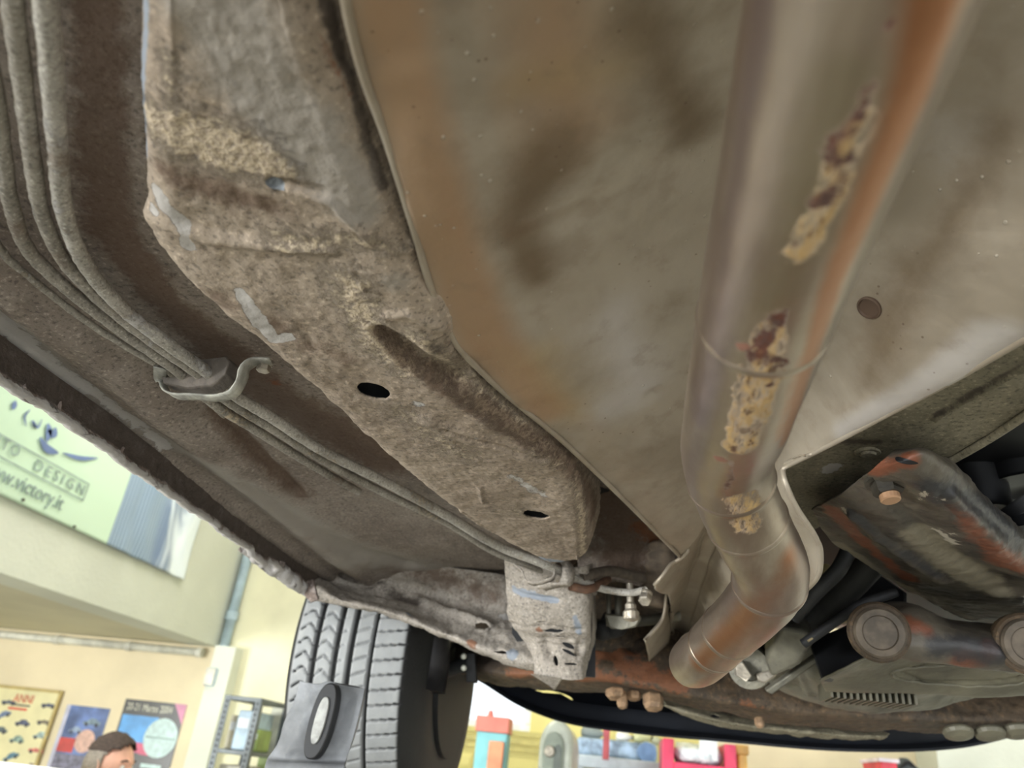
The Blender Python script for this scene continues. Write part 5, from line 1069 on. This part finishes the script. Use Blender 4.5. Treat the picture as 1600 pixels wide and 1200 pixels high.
# suspension arm with its two capped bushes
X0 = [PY(1360, 958, .94), PY(1430, 945, .94), PY(1480, 968, .94), PY(1560, 980, .94), PY(1660, 980, .94)]
X1 = [PY(1365, 980, .91), PY(1430, 975, .905), PY(1480, 990, .905), PY(1560, 1005, .905), PY(1660, 1008, .905)]
X2 = [PY(1368, 1005, .91), PY(1430, 1010, .905), PY(1480, 1012, .905), PY(1560, 1024, .905), PY(1660, 1026, .905)]
X3 = [PY(1372, 1024, .93), PY(1430, 1032, .925), PY(1480, 1038, .925), PY(1560, 1048, .925), PY(1660, 1052, .925)]
X4 = [p + np.array([0, .03, .012]) for p in X3]
s = Surf(loft([[p + np.array([0, .03, .01]) for p in X0], X0, X1, X2, X3, X4], 50, 110), down=False)
if s.n[..., 1].mean() > 0: s.n = -s.n; s.flip = True
s.rough(30, .0016); s.stain('rust', [(1420, 975, 40), (1450, 985, 30)], .8); s.stain('rust', [(1545, 1012, 30)], .9); s.stain('dark_tone', [(1470, 1010, 60), (1580, 1015, 50)], .8); s.stain('pale', [(1408, 985, 8), (1412, 1000, 7)], .6); s.stain('rust', [(1500, 1032, 60)], .7)
sa = s.build('suspension_arm', M['mount'], CAR, .002)
for px, py, r in ((1374, 988, .0305), (1606, 1006, .03)):
    c = PY(px, py, .90); ax = np.array([-.18, -.95, -.22])
    bs = MB().lathe(c, ax, [(r * 1.0, -.03), (r * 1.06, -.012), (r * 1.06, -.004), (r * .98, 0), (r * .9, .001)], 32).build('bush_sleeve', M['cross'], sa, smooth=False, label='rusty bush sleeve')
    MB().lathe(c, ax, [(r * .88, -.002), (r * .88, .006), (r * .80, .009), (r * .60, .0095), (r * .56, .007), (r * .1, .0075)], 32).build('bush_cap', plain('cap_grey', (92, 82, 70), .6, .2, .2, 60), sa, label='round grey end cap')

# ---- front wheel
WX0, WX1, WY, WZ, WR = -.588, -.378, 1.655, .175, .310
wh = empty('front_wheel', (-.43, WY, WZ + H), None, None); wh.parent = CAR; wh.matrix_parent_inverse = parent_inv(CAR)
na, W_ = 900, WX1 - WX0
secp = []                       # (x fraction, radius drop, on tread)
secp += [(-.10, -.16, 0), (-.13, -.11, 0), (-.12, -.07, 0), (-.07, -.035, 0), (-.02, -.014, 0), (.01, -.006, 0)]
gro = [.20, .39, .525, .70]
xs_ = np.linspace(.03, .97, 66)
for x in xs_:
    crown = -.004 * (2 * x - 1) ** 2; gr_ = min(abs(x - g_) for g_ in gro); secp.append((x, crown - (.008 if gr_ < .019 else 0), 1))
secp += [(.99, -.006, 0), (1.02, -.014, 0), (1.07, -.035, 0), (1.12, -.07, 0), (1.13, -.11, 0), (1.10, -.16, 0)]
V = []; tr = []
for x, d, on in secp:
    for k in range(na):
        a = 2 * math.pi * k / na; dd = d
        if on and d > -.006:
            rib = sum(x > g_ for g_ in gro); ph = k / na * 78
            if rib == 0: sk = (ph + 1.5 * x + .25 * math.sin(x * 40)) % 1; cut = sk < .15 and x > .04
            elif rib == 4: sk = (ph - 1.2 * x) % 1; cut = sk < .15
            elif rib == 1: sk = (ph + 3.2 * abs(x - .295) * 2.2) % 1; cut = sk < .15 and .22 < x < .37
            elif rib == 3: sk = (ph - 3.2 * x) % 1; cut = sk < .15 and .55 < x < .68
            else: cut = ((ph * 1.0 + 2.2 * abs(x - .5) * 2) % 1) < .09 and abs(x - .5) > .045
            if cut: dd -= .0045
        r = WR + dd; V.append(w3(WX0 + x * W_, WY - r * math.cos(a), WZ + r * math.sin(a))); tr.append(1 if on else 0)
t = NT('tyre_rubber'); g_ = t.attr('tread'); nn = t.noise(30, 4)
mt_ = t.done(t.mix(g_, t.mix(nn, (13, 13, 13), (26, 25, 25)), t.mix(nn, (126, 128, 128), (160, 161, 160))), t.math('SUBTRACT', .7, t.math('MULTIPLY', g_, .1)), 0, t.bump(t.noise(200, 3), .0006))
me = mesh('tyre', V, grid_faces(len(secp), na, closed_v=True))
ht = np.array(tr, float); rr_ = np.hypot(np.array(V)[:, 1] - WY, np.array(V)[:, 2] - WZ - H); ht *= np.clip((rr_ - (WR - .0075)) / .004, 0, 1); set_attr(me, 'tread', ht)
link('tyre', me, mt_, wh)
rim = MB().lathe(w3(WX1 + .02, WY, WZ), (-1, 0, 0), [(.152, -.012), (.165, -.012), (.165, -.002), (.145, .01), (.14, .12), (.06, .15), (.03, .155)], 48).build('rim', plain('rim_dark', (15, 15, 15), .7, 0, .3, 30), wh)
MB().lathe(w3(WX1 - .03, WY, WZ), (1, 0, 0), [(.12, -.05), (.12, -.04), (.06, -.035), (.045, .02), (.03, .025)], 40).build('brake_disc', plain('disc_dark', (52, 46, 42), .5, .5, .3, 30), CAR)
tube('suspension_strut', [PY(668, 1080, 1.46), PY(674, 1040, 1.46), PY(682, 985, 1.46), PY(690, 940, 1.46)], [.034, .034, .028, .028], plain('strut_dark', (48, 46, 46), .5, .3, .3, 30), CAR, 20)
tube('steering_arm', [PY(690, 1050, 1.5), PY(722, 1040, 1.52), PY(760, 1045, 1.54), PY(850, 1050, 1.5)], .014, M['dark'], CAR, 14)
for py in (1026, 1044): MB().lathe(PY(725, py, 1.46), (0, -1, 0), [(.004, 0), (.0055, .003), (.003, .006)], 12).build('brake_bleeder', plain('bleeder_bright', (222, 222, 206), .3, .3), CAR, label='small bright fitting')
MB().prism([PY(728, 1020, 1.47), PY(742, 1020, 1.47), PY(744, 1066, 1.47), PY(728, 1066, 1.47)], (0, .02, 0)).build('arm_bracket', M['dark'], CAR, bevel=.002)

# ---- the body above: sides, roof, arches (behind and above everything the picture shows)
mp_ = plain('body_paint', (120, 134, 150), .25, .2, .03, 3)
side = [(-2.3, .40), (-2.32, .75), (-2.15, .98), (-1.7, 1.02), (-1.25, 1.38), (-.2, 1.42), (.55, 1.05), (1.7, .95), (2.05, .80), (2.1, .40)]
MB().prism([(-.62, y, rel(z)) for y, z in side], (1.66, 0, 0)).build('body_shell', mp_, CAR, bevel=.05, segs=3)
for x0, x1 in ((-.625, -.608), (1.03, 1.048)):
    pr = [(-2.1, .42), (-2.1, .33), (-1.75, .33)] + [(-1.4 - .34 * math.cos(a), .06 + .34 * math.sin(a)) for a in np.linspace(.78, math.pi - .78, 10)] + [(-1.1, .325), (1.10, .325)] + [(WY - .36 * math.cos(a), .10 + .36 * math.sin(a)) for a in np.linspace(.5, math.pi - .5, 12)] + [(2.0, .33), (2.05, .42)]
    MB().prism([(x0, y, rel(z)) for y, z in pr], (x1 - x0, 0, 0)).build('body_side', mp_, CAR)
cur = [[w3(-.503, y, .264) for y in (-.4, .4, 1.2)], [w3(-.53, y, .266) for y in (-.4, .4, 1.2)], [w3(-.612, y, .325) for y in (-.4, .4, 1.2)]]
Surf(loft(cur, 8, 30)).build('sill_outer', mp_, CAR, .002)
MB().box((.335, -2.0, rel(.286)), (1.0, .36, rel(.296))).build('rear_floor', M['right'], CAR); MB().box((-.5, -2.0, rel(.30)), (.22, -.34, rel(.31))).build('rear_floor', M['floor'], CAR)
tube('rear_pipe', [w3(.056, -1.9, PZ), w3(.056, -.24, PZ)], .0285, M['pipe'], CAR, 32)

# ================================================================== the lift: post, arm and the plate by the tyre
m_l = plain('lift_grey', (118, 120, 123), .6, .1, .25, 12, .0015, 60)
yl = 1.06
la = empty('vehicle_lift', (-1.55, yl, 0), 'grey vehicle lift whose arm ends in a plate with oval slot before the tyre', 'lift')
s = Surf(loft([[PY(468, 1064, yl), PY(500, 1068, yl - .003), PY(515, 1064, yl - .006), PY(530, 1070, yl - .002), PY(570, 1076, yl + .006)],
               [PY(462, 1088, yl), PY(490, 1090, yl - .006), PY(508, 1088, yl - .008), PY(526, 1092, yl + .004), PY(567, 1090, yl + .006)],
               [PY(445, 1125, yl), PY(478, 1128, yl - .010), PY(496, 1130, yl - .006), PY(522, 1132, yl + .006), PY(557, 1132, yl + .006)],
               [PY(432, 1165, yl), PY(462, 1168, yl - .006), PY(482, 1168, yl - .005), PY(512, 1172, yl), PY(546, 1172, yl + .006)],
               [PY(418, 1185, yl), PY(450, 1187, yl - .003), PY(478, 1188, yl - .003), PY(505, 1189, yl), PY(540, 1190, yl + .006)],
               [PY(416, 1190, yl - .01), PY(448, 1192, yl - .01), PY(476, 1193, yl - .01), PY(504, 1194, yl - .008), PY(539, 1195, yl - .004)],
               [PY(405, 1240, yl - .01), PY(438, 1242, yl - .01), PY(468, 1243, yl - .01), PY(495, 1244, yl - .008), PY(528, 1245, yl - .004)]], 150, 130), down=False)
if s.n[..., 1].mean() > 0: s.n = -s.n; s.flip = True
s.rough(30, .0006)
pl_ = s.build('plate', m_l, la, .008)
c_ = PY(503, 1126, yl - .012); ax_ = PY(516, 1128, yl) - PY(506, 1128, yl); ax_ /= np.linalg.norm(ax_); bx2 = PY(518, 1085, yl) - PY(496, 1168, yl); bx2 /= np.linalg.norm(bx2)
def oval(rx, ry, dy, n=36): return [c_ + np.array([0, dy, 0]) + ax_ * (rx * math.copysign(abs(math.cos(a)) ** .8, math.cos(a))) + bx2 * (ry * math.copysign(abs(math.sin(a)) ** .8, math.sin(a))) for a in np.linspace(0, 2 * math.pi, n + 1)[:-1]]
MB().prism(oval(.0160, .047, -.006), (0, .02, 0)).build('slot_dark_oval', plain('slot_dark', (36, 36, 38), .45, .2), pl_, bevel=.002)  # dark raised oval stands for the slot's shaded hollow
MB().prism(oval(.0078, .029, -.0085), (0, .004, 0)).build('inner_web', plain('web_grey', (150, 150, 146), .5, .2, .2, 60), pl_, bevel=.001)
zb = PY(470, 1240, yl)[2]
MB().box((-.66, yl - .01, zb - .10), (-.30, yl + .07, zb - .0)).build('arm_head', m_l, la, bevel=.008)
MB().box((-1.43, yl - .03, zb - .14), (-.62, yl + .07, zb - .02)).build('arm_beam', m_l, la, bevel=.006)
MB().box((-1.70, yl - .16, 0), (-1.42, yl + .16, 3.2)).build('column', plain('post_paint', (120, 128, 136), .5, .2), la, bevel=.01); MB().box((-1.80, yl - .35, 0), (-1.30, yl + .35, .025)).build('base_plate', plain('post_paint', (0, 0, 0)), la, bevel=.004)
